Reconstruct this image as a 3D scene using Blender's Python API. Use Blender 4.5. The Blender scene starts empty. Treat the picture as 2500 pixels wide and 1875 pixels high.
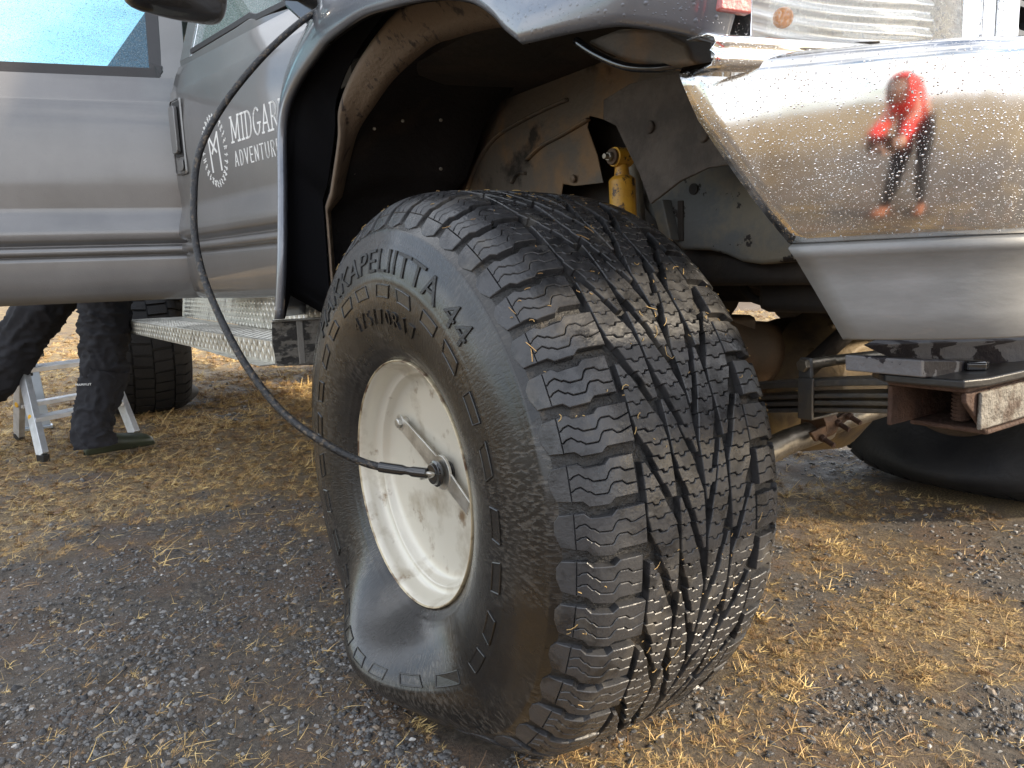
import bpy, bmesh, math, random
import numpy as np
from mathutils import Vector, Matrix, noise as mnoise
R = math.radians
sc = bpy.context.scene
COL = sc.collection
random.seed(7); rng = np.random.default_rng(11)

# ------------------------------------------------------------------ camera, sky, sun, exposure
CAM = Vector((1.271, -0.609, 0.8274))
HEAD, PITCH, ROLL = 0.59, 0.1477, -0.0389
cam_d = bpy.data.cameras.new('camera'); cam = bpy.data.objects.new('camera', cam_d); COL.objects.link(cam)
_rt = Vector((math.sin(HEAD), math.cos(HEAD), 0)); _fw = Vector((-math.cos(HEAD), math.sin(HEAD), 0)); _up = Vector((0, 0, 1))
_F = _fw*math.cos(PITCH) - _up*math.sin(PITCH); _U = _up*math.cos(PITCH) + _fw*math.sin(PITCH)
_R2 = _rt*math.cos(ROLL) + _U*math.sin(ROLL); _U2 = -_rt*math.sin(ROLL) + _U*math.cos(ROLL)
cam.matrix_world = Matrix(((_R2.x, _U2.x, -_F.x, CAM.x), (_R2.y, _U2.y, -_F.y, CAM.y), (_R2.z, _U2.z, -_F.z, CAM.z), (0, 0, 0, 1)))
cam_d.sensor_width = 36; cam_d.lens = 26.33; cam_d.clip_start = 0.03; cam_d.clip_end = 3000
sc.camera = cam
SUN_DIR = Vector((0.62, 0.58, 0.42)).normalized()     # towards the sun
elev = math.asin(SUN_DIR.z); azim = math.atan2(SUN_DIR.x, SUN_DIR.y)
w = bpy.data.worlds.new('World'); sc.world = w; w.use_nodes = True
nt = w.node_tree; N = nt.nodes; L = nt.links
bg = N['Background']; bg.inputs['Strength'].default_value = 0.148
sky = N.new('ShaderNodeTexSky'); sky.sky_type = 'NISHITA'; sky.sun_disc = False
sky.sun_elevation = elev; sky.sun_rotation = azim; sky.air_density = 1.0; sky.dust_density = 1.5; sky.ozone_density = 1.0
tc = N.new('ShaderNodeTexCoord'); mp = N.new('ShaderNodeMapping'); mp.inputs['Scale'].default_value = (1, 1, 2.6)
cn = N.new('ShaderNodeTexNoise'); cn.inputs['Scale'].default_value = 1.7; cn.inputs['Detail'].default_value = 7; cn.inputs['Roughness'].default_value = .55
cr = N.new('ShaderNodeValToRGB'); cr.color_ramp.elements[0].position = .38; cr.color_ramp.elements[1].position = .60
mx = N.new('ShaderNodeMix'); mx.data_type = 'RGBA'; mx.inputs['B'].default_value = (9.0, 9.3, 9.8, 1)
L.new(tc.outputs['Generated'], mp.inputs['Vector']); L.new(mp.outputs['Vector'], cn.inputs['Vector'])
L.new(cn.outputs['Fac'], cr.inputs['Fac']); L.new(cr.outputs['Color'], mx.inputs['Factor'])
L.new(sky.outputs['Color'], mx.inputs['A']); L.new(mx.outputs['Result'], bg.inputs['Color'])
sd = bpy.data.lights.new('sun', 'SUN'); sd.energy = 3.6; sd.angle = R(3); sd.color = (1.0, .85, .64)
so = bpy.data.objects.new('sun', sd); COL.objects.link(so); so.rotation_euler = (-SUN_DIR).to_track_quat('-Z', 'Y').to_euler(); so.location = (4, -3, 6)
sc.view_settings.view_transform = 'Standard'; sc.view_settings.look = 'None'; sc.view_settings.exposure = 0.98; sc.view_settings.gamma = 1
sc.view_settings.use_curve_mapping = False
try:
    sc.cycles.max_bounces = 8; sc.cycles.diffuse_bounces = 4; sc.cycles.glossy_bounces = 4; sc.cycles.transparent_max_bounces = 12
except Exception: pass

# ------------------------------------------------------------------ helpers
def link(o, parent=None):
    COL.objects.link(o)
    if parent is not None: o.parent = parent
    return o
def mesh_obj(name, verts, faces, mat, parent=None, smooth=False, loc=None, mats=None, fmi=None):
    me = bpy.data.meshes.new(name)
    me.from_pydata([tuple(map(float, v)) for v in verts], [], faces); me.update()
    if smooth: me.polygons.foreach_set('use_smooth', [True]*len(me.polygons))
    for m_ in (mats or [mat]): me.materials.append(m_)
    if fmi: me.polygons.foreach_set('material_index', fmi)
    o = bpy.data.objects.new(name, me)
    if loc is not None: o.location = loc
    return link(o, parent)
def tag(o, label=None, cat=None, group=None, kind=None):
    if label: o['label'] = label
    if cat: o['category'] = cat
    if group: o['group'] = group
    if kind: o['kind'] = kind
    return o
def empty(name, loc=(0, 0, 0)):
    o = bpy.data.objects.new(name, None); o.location = loc; o.empty_display_size = .1
    return link(o)
class MB:
    """collects simple shapes into one mesh"""
    def __init__(s): s.v = []; s.f = []
    def add(s, vs, fs):
        b = len(s.v); s.v += [tuple(v) for v in vs]; s.f += [tuple(i + b for i in f) for f in fs]; return s
    def box(s, a, b, m=None):
        x0, y0, z0 = a; x1, y1, z1 = b
        vs = [Vector(p) for p in ((x0,y0,z0),(x1,y0,z0),(x1,y1,z0),(x0,y1,z0),(x0,y0,z1),(x1,y0,z1),(x1,y1,z1),(x0,y1,z1))]
        if m is not None: vs = [m @ v for v in vs]
        return s.add(vs, [(0,3,2,1),(4,5,6,7),(0,1,5,4),(1,2,6,5),(2,3,7,6),(3,0,4,7)])
    def tube(s, pts, r, n=12, cap=True, flat=1.0):
        pts = [Vector(p) for p in pts]; k = len(pts)
        rr = r if isinstance(r, (list, tuple)) else [r]*k
        up = Vector((0, 0, 1)); vs = []; prev = None
        for i, p in enumerate(pts):
            d = (pts[min(i+1, k-1)] - pts[max(i-1, 0)]).normalized()
            if prev is None:
                a = d.cross(up)
                if a.length < .1: a = d.cross(Vector((1, 0, 0)))
                a.normalize()
            else:
                a = (prev - d*prev.dot(d)).normalized()
            prev = a; b = d.cross(a)
            for j in range(n):
                t = 2*math.pi*j/n; vs.append(p + (a*math.cos(t) + b*math.sin(t)*flat)*rr[i])
        fs = [(i*n+j, i*n+(j+1) % n, (i+1)*n+(j+1) % n, (i+1)*n+j) for i in range(k-1) for j in range(n)]
        if cap: fs += [tuple(range(n))[::-1], tuple((k-1)*n+j for j in range(n))]
        return s.add(vs, fs)
    def prism(s, poly, d):
        """poly: list of 3D points, extruded by vector d"""
        k = len(poly); a = [Vector(p) for p in poly]; b = [p + Vector(d) for p in a]
        return s.add(a + b, [tuple(range(k)), tuple(range(2*k-1, k-1, -1))] + [(i, i+k, (i+1) % k + k, (i+1) % k) for i in range(k)])
    def hexbolt(s, p, axis, r, h):
        p = Vector(p); axis = Vector(axis).normalized(); a = axis.orthogonal().normalized(); b = axis.cross(a)
        ring = [p + (a*math.cos(i*math.pi/3) + b*math.sin(i*math.pi/3))*r for i in range(6)]
        top = [q + axis*h*.8 for q in ring]; top2 = [p + (q - p)*.82 + axis*h for q in ring]
        fs = [(i, (i+1) % 6, (i+1) % 6+6, i+6) for i in range(6)] + [(i+6, (i+1) % 6+6, (i+1) % 6+12, i+12) for i in range(6)] + [tuple(range(12, 18)), tuple(range(5, -1, -1))]
        return s.add(ring + top + top2, fs)
    def build(s, name, mat, parent=None, smooth=False, bevel=0, seg=2, sub=0):
        o = mesh_obj(name, s.v, s.f, mat, parent, smooth)
        bm = bmesh.new(); bm.from_mesh(o.data); bmesh.ops.recalc_face_normals(bm, faces=bm.faces); bm.to_mesh(o.data); bm.free()
        if bevel:
            m = o.modifiers.new('b', 'BEVEL'); m.width = bevel; m.segments = seg; m.limit_method = 'ANGLE'; m.angle_limit = R(40)
            for p in o.data.polygons: p.use_smooth = True
            m.harden_normals = True
        if sub:
            m = o.modifiers.new('s', 'SUBSURF'); m.levels = m.render_levels = sub
        return o
def grid_obj(name, rows, mat, parent=None, smooth=True, close=False, thick=0, sub=0):
    n = len(rows[0]); v = [p for r in rows for p in r]
    f = []
    for i in range(len(rows)-1):
        for j in range(n-1 if not close else n):
            k = (j+1) % n; f.append((i*n+j, i*n+k, (i+1)*n+k, (i+1)*n+j))
    o = mesh_obj(name, v, f, mat, parent, smooth)
    if sub:
        m = o.modifiers.new('s', 'SUBSURF'); m.levels = m.render_levels = sub
    if thick:
        m = o.modifiers.new('t', 'SOLIDIFY'); m.thickness = thick; m.offset = 0
    return o
def catmull(pts, n=8):
    P = [Vector(p) for p in pts]; P = [P[0]*2-P[1]] + P + [P[-1]*2-P[-2]]; out = []
    for i in range(1, len(P)-2):
        a, b, c, d = P[i-1:i+3]
        for k in range(n):
            t = k/n; out.append(.5*((2*b) + (c-a)*t + (2*a-5*b+4*c-d)*t*t + (3*b-a-3*c+d)*t**3))
    return out + [P[-2]]

# ------------------------------------------------------------------ materials
def mat(name, col, rough=.5, metal=0, coat=0, coat_r=.05, vary=None, vscale=20, vlo=.4, vhi=.6, bump=0, bscale=60, spec=None,
        rlo=None, rscale=8, vary2=None, v2scale=5, v2lo=.5, v2hi=.6, bump2=0, b2scale=600, stretch=None, drops=0, dscale=90):
    m = bpy.data.materials.new(name); m.use_nodes = True; t = m.node_tree; n = t.nodes; l = t.links
    b = n['Principled BSDF']; b.inputs['Base Color'].default_value = (*col, 1); b.inputs['Roughness'].default_value = rough
    b.inputs['Metallic'].default_value = metal; b.inputs['Coat Weight'].default_value = coat; b.inputs['Coat Roughness'].default_value = coat_r
    if spec is not None: b.inputs['Specular IOR Level'].default_value = spec
    c = n.new('ShaderNodeTexCoord'); src = c.outputs['Object']
    if stretch:
        mp = n.new('ShaderNodeMapping'); mp.inputs['Scale'].default_value = stretch; l.new(src, mp.inputs['Vector']); src = mp.outputs['Vector']
    def nz(scale, detail=6, rg=.6):
        q = n.new('ShaderNodeTexNoise'); q.inputs['Scale'].default_value = scale; q.inputs['Detail'].default_value = detail; q.inputs['Roughness'].default_value = rg
        l.new(src, q.inputs['Vector']); return q.outputs['Fac']
    def mr(s, a, z, lo=0, hi=1):
        q = n.new('ShaderNodeMapRange'); q.inputs['From Min'].default_value = a; q.inputs['From Max'].default_value = z
        q.inputs['To Min'].default_value = lo; q.inputs['To Max'].default_value = hi; l.new(s, q.inputs['Value']); return q.outputs['Result']
    def mixc(fac, a, bcol):
        q = n.new('ShaderNodeMix'); q.data_type = 'RGBA'; l.new(fac, q.inputs['Factor'])
        if isinstance(a, tuple): q.inputs['A'].default_value = (*a, 1)
        else: l.new(a, q.inputs['A'])
        q.inputs['B'].default_value = (*bcol, 1); return q.outputs['Result']
    out = col
    if vary: out = mixc(mr(nz(vscale), vlo, vhi), out, vary)
    if vary2: out = mixc(mr(nz(v2scale), v2lo, v2hi), out, vary2)
    if not isinstance(out, tuple): l.new(out, b.inputs['Base Color'])
    if rlo is not None: l.new(mr(nz(rscale, 4), .4, .6, rlo, rough), b.inputs['Roughness'])
    nrm = None
    def bumpn(h, st, dist=.01):
        nonlocal nrm
        q = n.new('ShaderNodeBump'); q.inputs['Strength'].default_value = st; q.inputs['Distance'].default_value = dist; l.new(h, q.inputs['Height'])
        if nrm: l.new(nrm, q.inputs['Normal'])
        nrm = q.outputs['Normal']
    if bump: bumpn(nz(bscale, 8), bump)
    if bump2: bumpn(nz(b2scale, 3), bump2, .002)
    if drops:
        for scl, th in ((dscale, .22), (dscale*2.3, .20)):
            v = n.new('ShaderNodeTexVoronoi'); v.inputs['Scale'].default_value = scl; l.new(c.outputs['Object'], v.inputs['Vector'])
            h = mr(v.outputs['Distance'], 0, th, 1, 0)
            p = n.new('ShaderNodeMath'); p.operation = 'POWER'; l.new(h, p.inputs[0]); p.inputs[1].default_value = .5
            bumpn(p.outputs[0], drops, .0012)
    if nrm: l.new(nrm, b.inputs['Normal'])
    return m
M = {}
M['paint'] = mat('paint_grey', (.168, .162, .158), .40, .38, 1.0, .07, vary=(.143, .138, .134), vscale=3, drops=.35, dscale=95)
M['paint_dark'] = mat('paint_flare', (.13, .14, .165), .32, .5, 1.0, .05, vary=(.17, .18, .20), vscale=3, drops=.6, dscale=85)
M['black'] = mat('black_plastic', (.018, .018, .019), .35, bump=.1, bscale=120)
M['gloss_black'] = mat('black_gloss', (.012, .012, .013), .12, coat=.6, bump=.05, bscale=30)
M['seal'] = mat('rubber_seal', (.03, .028, .030), .5, bump=.1, drops=.3, dscale=150)
M['hose'] = mat('hose_rubber', (.009, .009, .010), .42, bump=.5, bscale=160, vary=(.10, .075, .05), vscale=85, vlo=.54, vhi=.64)
M['rubber'] = mat('tyre_sidewall', (.008, .0072, .0066), .36, 0, .5, .17, spec=.35, vary=(.028, .023, .018), vscale=9, vlo=.50, vhi=.78, rlo=.16, rscale=7, bump=.12, bscale=90, bump2=.2, b2scale=700)
M['tread'] = mat('tyre_tread', (.040, .040, .042), .44, vary=(.018, .018, .019), vscale=22, vlo=.50, vhi=.60, rlo=.22, rscale=30, bump=.15, bscale=150, vary2=(.085, .078, .068), v2scale=16, v2lo=.56, v2hi=.72)
def polar_streaks(m):
    t = m.node_tree; n = t.nodes; l = t.links; b = n['Principled BSDF']
    a = n.new('ShaderNodeAttribute'); a.attribute_name = 'polar'
    mp_ = n.new('ShaderNodeMapping'); mp_.inputs['Scale'].default_value = (230, 75, 75); l.new(a.outputs['Vector'], mp_.inputs['Vector'])
    q = n.new('ShaderNodeTexNoise'); q.inputs['Scale'].default_value = 1; q.inputs['Detail'].default_value = 5; l.new(mp_.outputs[0], q.inputs['Vector'])
    r_ = n.new('ShaderNodeMapRange'); r_.inputs['From Min'].default_value = .48; r_.inputs['From Max'].default_value = .62; l.new(q.outputs['Fac'], r_.inputs['Value'])
    bp = n.new('ShaderNodeBump'); bp.inputs['Strength'].default_value = .3; bp.inputs['Distance'].default_value = .0012; l.new(r_.outputs[0], bp.inputs['Height'])
    old = b.inputs['Normal'].links[0].from_socket; l.new(old, bp.inputs['Normal']); l.new(bp.outputs[0], b.inputs['Normal'])
    q2 = n.new('ShaderNodeTexNoise'); q2.inputs['Scale'].default_value = 5; q2.inputs['Detail'].default_value = 4; c = n.new('ShaderNodeTexCoord'); l.new(c.outputs['Object'], q2.inputs['Vector'])
    r2 = n.new('ShaderNodeMapRange'); r2.inputs['From Min'].default_value = .46; r2.inputs['From Max'].default_value = .60; l.new(q2.outputs['Fac'], r2.inputs['Value'])
    mu = n.new('ShaderNodeMath'); mu.operation = 'MULTIPLY'; l.new(r_.outputs[0], mu.inputs[0]); l.new(r2.outputs[0], mu.inputs[1])
    oldc = b.inputs['Base Color'].links[0].from_socket; mx_ = n.new('ShaderNodeMix'); mx_.data_type = 'RGBA'; l.new(mu.outputs[0], mx_.inputs['Factor']); l.new(oldc, mx_.inputs['A']); mx_.inputs['B'].default_value = (.055, .049, .042, 1); l.new(mx_.outputs['Result'], b.inputs['Base Color'])
polar_streaks(M['rubber'])
M['mudrub'] = mat('tyre_groove_mud', (.013, .012, .011), .5, vary=(.13, .10, .068), vscale=16, vlo=.58, vhi=.76, bump=.5, bscale=140)
M['rubber_dull'] = mat('tyre_far', (.009, .009, .010), .65, vary=(.018, .017, .017), vscale=6, bump=.3, bscale=60)
M['rim'] = mat('rim_cream', (.60, .565, .48), .36, .25, .3, .15, vary=(.34, .29, .21), vscale=9, vlo=.50, vhi=.68, bump=.05, bscale=40, vary2=(.20, .13, .07), v2scale=19, v2lo=.60, v2hi=.72)
M['rim_edge'] = mat('rim_edge', (.50, .42, .28), .4, .3, vary=(.12, .07, .04), vscale=18, vlo=.5, vhi=.62)
M['alu'] = mat('aluminium', (.62, .61, .57), .34, .9, vary=(.42, .40, .36), vscale=25, bump=.1, bscale=80)
M['alu_step'] = mat('step_aluminium', (.56, .54, .48), .38, .75, vary=(.30, .28, .24), vscale=18, vlo=.5, vhi=.68, bump=.12, bscale=90)
M['chrome'] = mat('bumper_chrome', (.70, .69, .68), .11, 1.0, vary=(.52, .46, .38), vscale=6, vlo=.48, vhi=.66, rlo=.05, rscale=5, drops=.35, dscale=190, vary2=(.36, .28, .20), v2scale=17, v2lo=.66, v2hi=.80)
M['silver'] = mat('valance_silver', (.235, .235, .230), .5, .35, vary=(.17, .17, .165), vscale=4, stretch=(1, 1, 3), bump=.06, bscale=20, vary2=(.22, .21, .20), v2scale=11, v2lo=.63, v2hi=.67)
M['liner'] = mat('arch_felt', (.016, .014, .014), .9, spec=.3, vary=(.035, .027, .02), vscale=4, vlo=.55, vhi=.7, bump=.6, bscale=60, bump2=.5, b2scale=300)
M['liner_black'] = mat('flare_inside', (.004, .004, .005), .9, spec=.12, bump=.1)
M['mudlip'] = mat('muddy_lip', (.13, .092, .06), .75, vary=(.03, .02, .015), vscale=16, vlo=.57, vhi=.64, bump=.4, bscale=60, stretch=(2.4, 2.4, .55))
M['mudwall'] = mat('inner_wing', (.13, .112, .09), .7, vary=(.22, .14, .075), vscale=5, vlo=.48, vhi=.60, bump=.45, bscale=45, vary2=(.03, .025, .02), v2scale=4.0, v2lo=.52, v2hi=.58)
M['flap'] = mat('rubber_flap', (.105, .085, .068), .8, bump=.9, bscale=38, vary=(.065, .052, .042), vscale=14)
M['frame'] = mat('frame_rail', (.20, .175, .13), .65, .1, vary=(.125, .128, .122), vscale=7, vlo=.45, vhi=.56, bump=.25, bscale=50, vary2=(.02, .014, .010), v2scale=20, v2lo=.60, v2hi=.62)
M['steel'] = mat('greasy_steel', (.30, .27, .22), .36, .75, vary=(.17, .15, .12), vscale=20, bump=.25, bscale=60)
M['spring'] = mat('spring_steel', (.11, .115, .12), .42, .5, vary=(.17, .15, .12), vscale=15, bump=.3, bscale=70)
M['rust'] = mat('rust', (.085, .045, .028), .8, vary=(.055, .028, .018), vscale=28, bump=.7, bscale=90)
M['rust_plate'] = mat('rusty_bracket', (.16, .09, .05), .6, .3, vary=(.07, .04, .025), vscale=26, bump=.3, bscale=60)
M['yellow'] = mat('yellow_paint', (.62, .33, .03), .42, vary=(.40, .20, .03), vscale=12, vlo=.5, vhi=.7, vary2=(.06, .03, .012), v2scale=48, v2lo=.57, v2hi=.62, bump=.15, bscale=80)
M['axle'] = mat('axle_ochre', (.16, .11, .05), .6, .1, vary=(.06, .045, .032), vscale=8, bump=.3, bscale=40)
M['brown'] = mat('muddy_casting', (.06, .04, .024), .7, vary=(.10, .06, .032), vscale=6, bump=.4, bscale=30)
M['under'] = mat('underbody', (.02, .017, .015), .8, vary=(.04, .03, .022), vscale=6, bump=.4, bscale=30)
M['patchy'] = mat('worn_underpaint', (.16, .16, .17), .55, .2, vary=(.018, .015, .02), vscale=15, vlo=.52, vhi=.535, bump=.3, bscale=60)
M['mudflap'] = mat('muddy_endplate', (.17, .155, .13), .7, vary=(.035, .032, .028), vscale=26, vlo=.46, vhi=.52, bump=1.0, bscale=34, stretch=(1, .8, 1.6))
M['white'] = mat('white_vinyl', (.80, .80, .78), .5)
M['text_dark'] = mat('tyre_lettering', (.010, .010, .010), .35, bump=.3, bscale=200)
M['straw'] = mat('straw', (.46, .31, .12), .65, vary=(.28, .16, .06), vscale=3)
M['trouser'] = mat('trouser_nylon', (.026, .026, .030), .85, spec=.25, bump=.2, bscale=30, bump2=.1)
M['boot'] = mat('rubber_boot', (.055, .065, .042), .4, bump=.1, vary=(.04, .045, .03), vscale=8)
M['skin'] = mat('skin', (.50, .29, .20), .5)
M['red'] = mat('red_jacket', (.72, .015, .015), .6, bump=.3, bscale=25)
M['orange'] = mat('orange_shoe', (.38, .14, .07), .6)
M['hair'] = mat('hair', (.06, .035, .02), .6, bump=.5, bscale=90)
M['amber'] = mat('amber_bulb', (.75, .25, .02), .15, coat=1)
M['redlens'] = mat('red_marker', (.40, .09, .08), .3, coat=1, bump=.3, bscale=140)
M['yplug'] = mat('yellow_plug', (.80, .42, .02), .4)
M['post'] = mat('weathered_wood', (.20, .18, .15), .75, vary=(.11, .10, .08), vscale=10, bump=.5, bscale=20, stretch=(6, 6, .6))
M['blue_foot'] = mat('pale_metal_foot', (.50, .56, .62), .3, .6)
M['interior'] = mat('cab_interior', (.05, .048, .045), .8)
def glass(name, tint, gl=.07, dropb=.5):
    m = bpy.data.materials.new(name); m.use_nodes = True; t = m.node_tree; n = t.nodes; l = t.links
    for x in list(n):
        if x.type == 'BSDF_PRINCIPLED': n.remove(x)
    o = n['Material Output']; tr = n.new('ShaderNodeBsdfTransparent'); tr.inputs['Color'].default_value = (*tint, 1)
    g = n.new('ShaderNodeBsdfGlossy'); g.inputs['Roughness'].default_value = .03; df = n.new('ShaderNodeBsdfDiffuse'); df.inputs['Color'].default_value = (.45, .5, .5, 1)
    fr = n.new('ShaderNodeFresnel'); fr.inputs['IOR'].default_value = 1.5
    c = n.new('ShaderNodeTexCoord'); v = n.new('ShaderNodeTexVoronoi'); v.inputs['Scale'].default_value = 120; l.new(c.outputs['Object'], v.inputs['Vector'])
    mr = n.new('ShaderNodeMapRange'); mr.inputs['From Max'].default_value = .3; mr.inputs['To Min'].default_value = 1; mr.inputs['To Max'].default_value = 0; l.new(v.outputs['Distance'], mr.inputs['Value'])
    b = n.new('ShaderNodeBump'); b.inputs['Strength'].default_value = dropb; b.inputs['Distance'].default_value = .002; l.new(mr.outputs[0], b.inputs['Height'])
    l.new(b.outputs[0], g.inputs['Normal']); l.new(b.outputs[0], fr.inputs['Normal'])
    a1 = n.new('ShaderNodeMixShader'); l.new(fr.outputs[0], a1.inputs[0]); l.new(tr.outputs[0], a1.inputs[1]); l.new(g.outputs[0], a1.inputs[2])
    # thin film of grime and small drops
    ns = n.new('ShaderNodeTexNoise'); ns.inputs['Scale'].default_value = 260; l.new(c.outputs['Object'], ns.inputs['Vector'])
    m2 = n.new('ShaderNodeMapRange'); m2.inputs['From Min'].default_value = .5; m2.inputs['From Max'].default_value = .75; m2.inputs['To Min'].default_value = gl; m2.inputs['To Max'].default_value = gl+.35; l.new(ns.outputs['Fac'], m2.inputs['Value'])
    a2 = n.new('ShaderNodeMixShader'); l.new(m2.outputs[0], a2.inputs[0]); l.new(a1.outputs[0], a2.inputs[1]); l.new(df.outputs[0], a2.inputs[2])
    l.new(a2.outputs[0], o.inputs['Surface']); return m
M['glass'] = glass('window_glass_blue', (.62, .88, .93))
M['glass_g'] = glass('window_glass_green', (.50, .80, .70), .22)
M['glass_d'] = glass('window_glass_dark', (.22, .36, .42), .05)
M['alu_w'] = mat('ladder_aluminium', (.70, .71, .73), .38, .55, bump=.05, vary=(.55, .56, .57), vscale=14)
M['lens'] = glass('headlight_lens', (.96, .97, .98), .02, .3)

# ------------------------------------------------------------------ ground
_tab = rng.random((256, 256))
def vnoise(x, y, s, off=0):
    x = np.asarray(x, float)/s + 31.7 + off; y = np.asarray(y, float)/s + 17.3 + off*1.7
    xi = np.floor(x).astype(int); yi = np.floor(y).astype(int); fx = x-xi; fy = y-yi
    fx = fx*fx*(3-2*fx); fy = fy*fy*(3-2*fy)
    g = lambda a, b: _tab[a % 256, b % 256]
    return (g(xi, yi)*(1-fx) + g(xi+1, yi)*fx)*(1-fy) + (g(xi, yi+1)*(1-fx) + g(xi+1, yi+1)*fx)*fy
def gz(x, y):
    x = np.asarray(x, float); y = np.asarray(y, float)
    h = (vnoise(x, y, .9)-.5)*.035 + (vnoise(x, y, .28, 5)-.5)*.016 + (vnoise(x, y, .09, 9)-.5)*.008 + (vnoise(x, y, .035, 13)-.5)*.004
    k = np.clip(np.hypot((x-.0)/.55, (y-.2)/.5)-.8, 0, 1)*.85 + .15      # flattened under the near tyre
    k2 = np.clip(np.hypot(x-0, y-2.2)/.5-.6, 0, 1); k3 = np.clip(np.hypot(x+4.3, y-.2)/.5-.6, 0, 1)
    h = h*k*k2*k3
    d = np.hypot(x-CAM.x, y-CAM.y); side = (y-CAM.y) - .35*np.abs(x-CAM.x) - 1
    h = h + (vnoise(x, y, 7, 3)-.5)*.25*np.clip((d-6)/20, 0, 1)
    return h - np.clip(d-13.5, 0, 60)*.07*np.clip(side/8, 0, 1)
def grassy(x, y):
    """0 gravel ... 1 grass, following the patches of the place"""
    x = np.asarray(x, float); y = np.asarray(y, float)
    n = vnoise(x, y, .55, 21)*.44 + vnoise(x, y, .17, 4)*.33 + vnoise(x, y, .07, 8)*.23
    base = np.clip((-x-.85)/1.7, 0, 1)*.30                      # towards the rear of the truck: grass
    base += np.where((x > -.2) & (y > -.1), .08, 0)                # trodden grass in front of the tyre
    base -= np.clip((x-.55)/.4, 0, 1)*np.clip((y-.55)/.4, 0, 1)*.16
    base += np.clip((np.hypot(x-.3, y-.3)-4.5)/3, 0, 1)*.15
    base -= np.exp(-((x+.55)**2/.25 + (y+.55)**2/.35))*.10
    return n + base
def make_ground():
    rad = np.concatenate([np.linspace(.05, 3.6, 150), np.geomspace(3.65, 900, 95)]); na = 420
    a = np.linspace(0, 2*np.pi, na, endpoint=False); cx, cy = .45, .15
    X = cx + rad[:, None]*np.cos(a); Y = cy + rad[:, None]*np.sin(a); Z = gz(X, Y)
    V = np.stack([X, Y, Z], -1).reshape(-1, 3); nr = len(rad)
    i = np.arange(nr-1)[:, None]*na; j = np.arange(na)[None, :]; k = (j+1) % na
    Fq = np.stack([i+j, i+na+j, i+na+k, i+k], -1).reshape(-1, 4)
    V = np.vstack([V, [[cx, cy, float(gz(cx, cy))]]]); c = len(V)-1
    fan = [(c, int(q), int((q+1) % na)) for q in range(na)]
    me = bpy.data.meshes.new('ground'); me.from_pydata(V.tolist(), [], Fq.tolist() + fan); me.update()
    me.polygons.foreach_set('use_smooth', [True]*len(me.polygons))
    G = grassy(V[:, 0], V[:, 1]).astype(np.float32)
    at_ = me.attributes.new('grassy', 'FLOAT', 'POINT'); at_.data.foreach_set('value', G)
    m = bpy.data.materials.new('soil'); m.use_nodes = True; t = m.node_tree; n = t.nodes; l = t.links; b = n['Principled BSDF']
    c = n.new('ShaderNodeTexCoord')
    def nz(s, d=8, rg=.65):
        q = n.new('ShaderNodeTexNoise'); q.inputs['Scale'].default_value = s; q.inputs['Detail'].default_value = d; q.inputs['Roughness'].default_value = rg; l.new(c.outputs['Object'], q.inputs['Vector']); return q.outputs['Fac']
    def ramp(s, *st):
        q = n.new('ShaderNodeValToRGB'); e = q.color_ramp.elements
        e[0].position, e[0].color = st[0][0], (*st[0][1], 1); e[1].position, e[1].color = st[-1][0], (*st[-1][1], 1)
        for p, cc in st[1:-1]: x = e.new(p); x.color = (*cc, 1)
        l.new(s, q.inputs['Fac']); return q.outputs['Color']
    def mix(f, a, bb):
        q = n.new('ShaderNodeMix'); q.data_type = 'RGBA'; l.new(f, q.inputs['Factor']); l.new(a, q.inputs['A']); l.new(bb, q.inputs['B']); return q.outputs['Result']
    soil = ramp(nz(55), (.32, (.030, .024, .019)), (.48, (.085, .070, .055)), (.60, (.125, .103, .080)), (.72, (.24, .22, .19)))
    red = ramp(nz(130), (.35, (.060, .042, .030)), (.65, (.19, .125, .080)))
    s2 = mix(ramp(nz(3.5), (.45, (0, 0, 0)), (.62, (1, 1, 1))), soil, red)
    thatch = ramp(nz(160), (.34, (.04, .026, .014)), (.5, (.16, .11, .055)), (.66, (.44, .31, .14)))
    heath = ramp(nz(.9, 6), (.40, (.22, .145, .06)), (.50, (.36, .25, .095)), (.60, (.17, .10, .05)), (.70, (.42, .30, .12)))
    av = n.new('ShaderNodeAttribute'); av.attribute_name = 'grassy'
    f1 = n.new('ShaderNodeMapRange'); f1.inputs['From Min'].default_value = .52; f1.inputs['From Max'].default_value = .74; l.new(av.outputs['Fac'], f1.inputs['Value'])
    col = mix(f1.outputs[0], s2, thatch)
    sx = n.new('ShaderNodeVectorMath'); sx.operation = 'LENGTH'; l.new(c.outputs['Object'], sx.inputs[0])
    f2 = n.new('ShaderNodeMapRange'); f2.inputs['From Min'].default_value = 5.5; f2.inputs['From Max'].default_value = 9; l.new(sx.outputs['Value'], f2.inputs['Value'])
    heath = mix(ramp(nz(5, 6), (.42, (0, 0, 0)), (.60, (1, 1, 1))), heath, ramp(nz(40), (.35, (.06, .045, .03)), (.65, (.20, .14, .07))))
    col = mix(f2.outputs[0], col, heath)
    l.new(col, b.inputs['Base Color']); b.inputs['Roughness'].default_value = .8
    rr = n.new('ShaderNodeMapRange'); rr.inputs['From Min'].default_value = .4; rr.inputs['From Max'].default_value = .6; rr.inputs['To Min'].default_value = .6; rr.inputs['To Max'].default_value = .9; l.new(nz(6), rr.inputs['Value']); l.new(rr.outputs[0], b.inputs['Roughness'])
    bp = n.new('ShaderNodeBump'); bp.inputs['Strength'].default_value = .9; bp.inputs['Distance'].default_value = .006; l.new(nz(140), bp.inputs['Height'])
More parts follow.
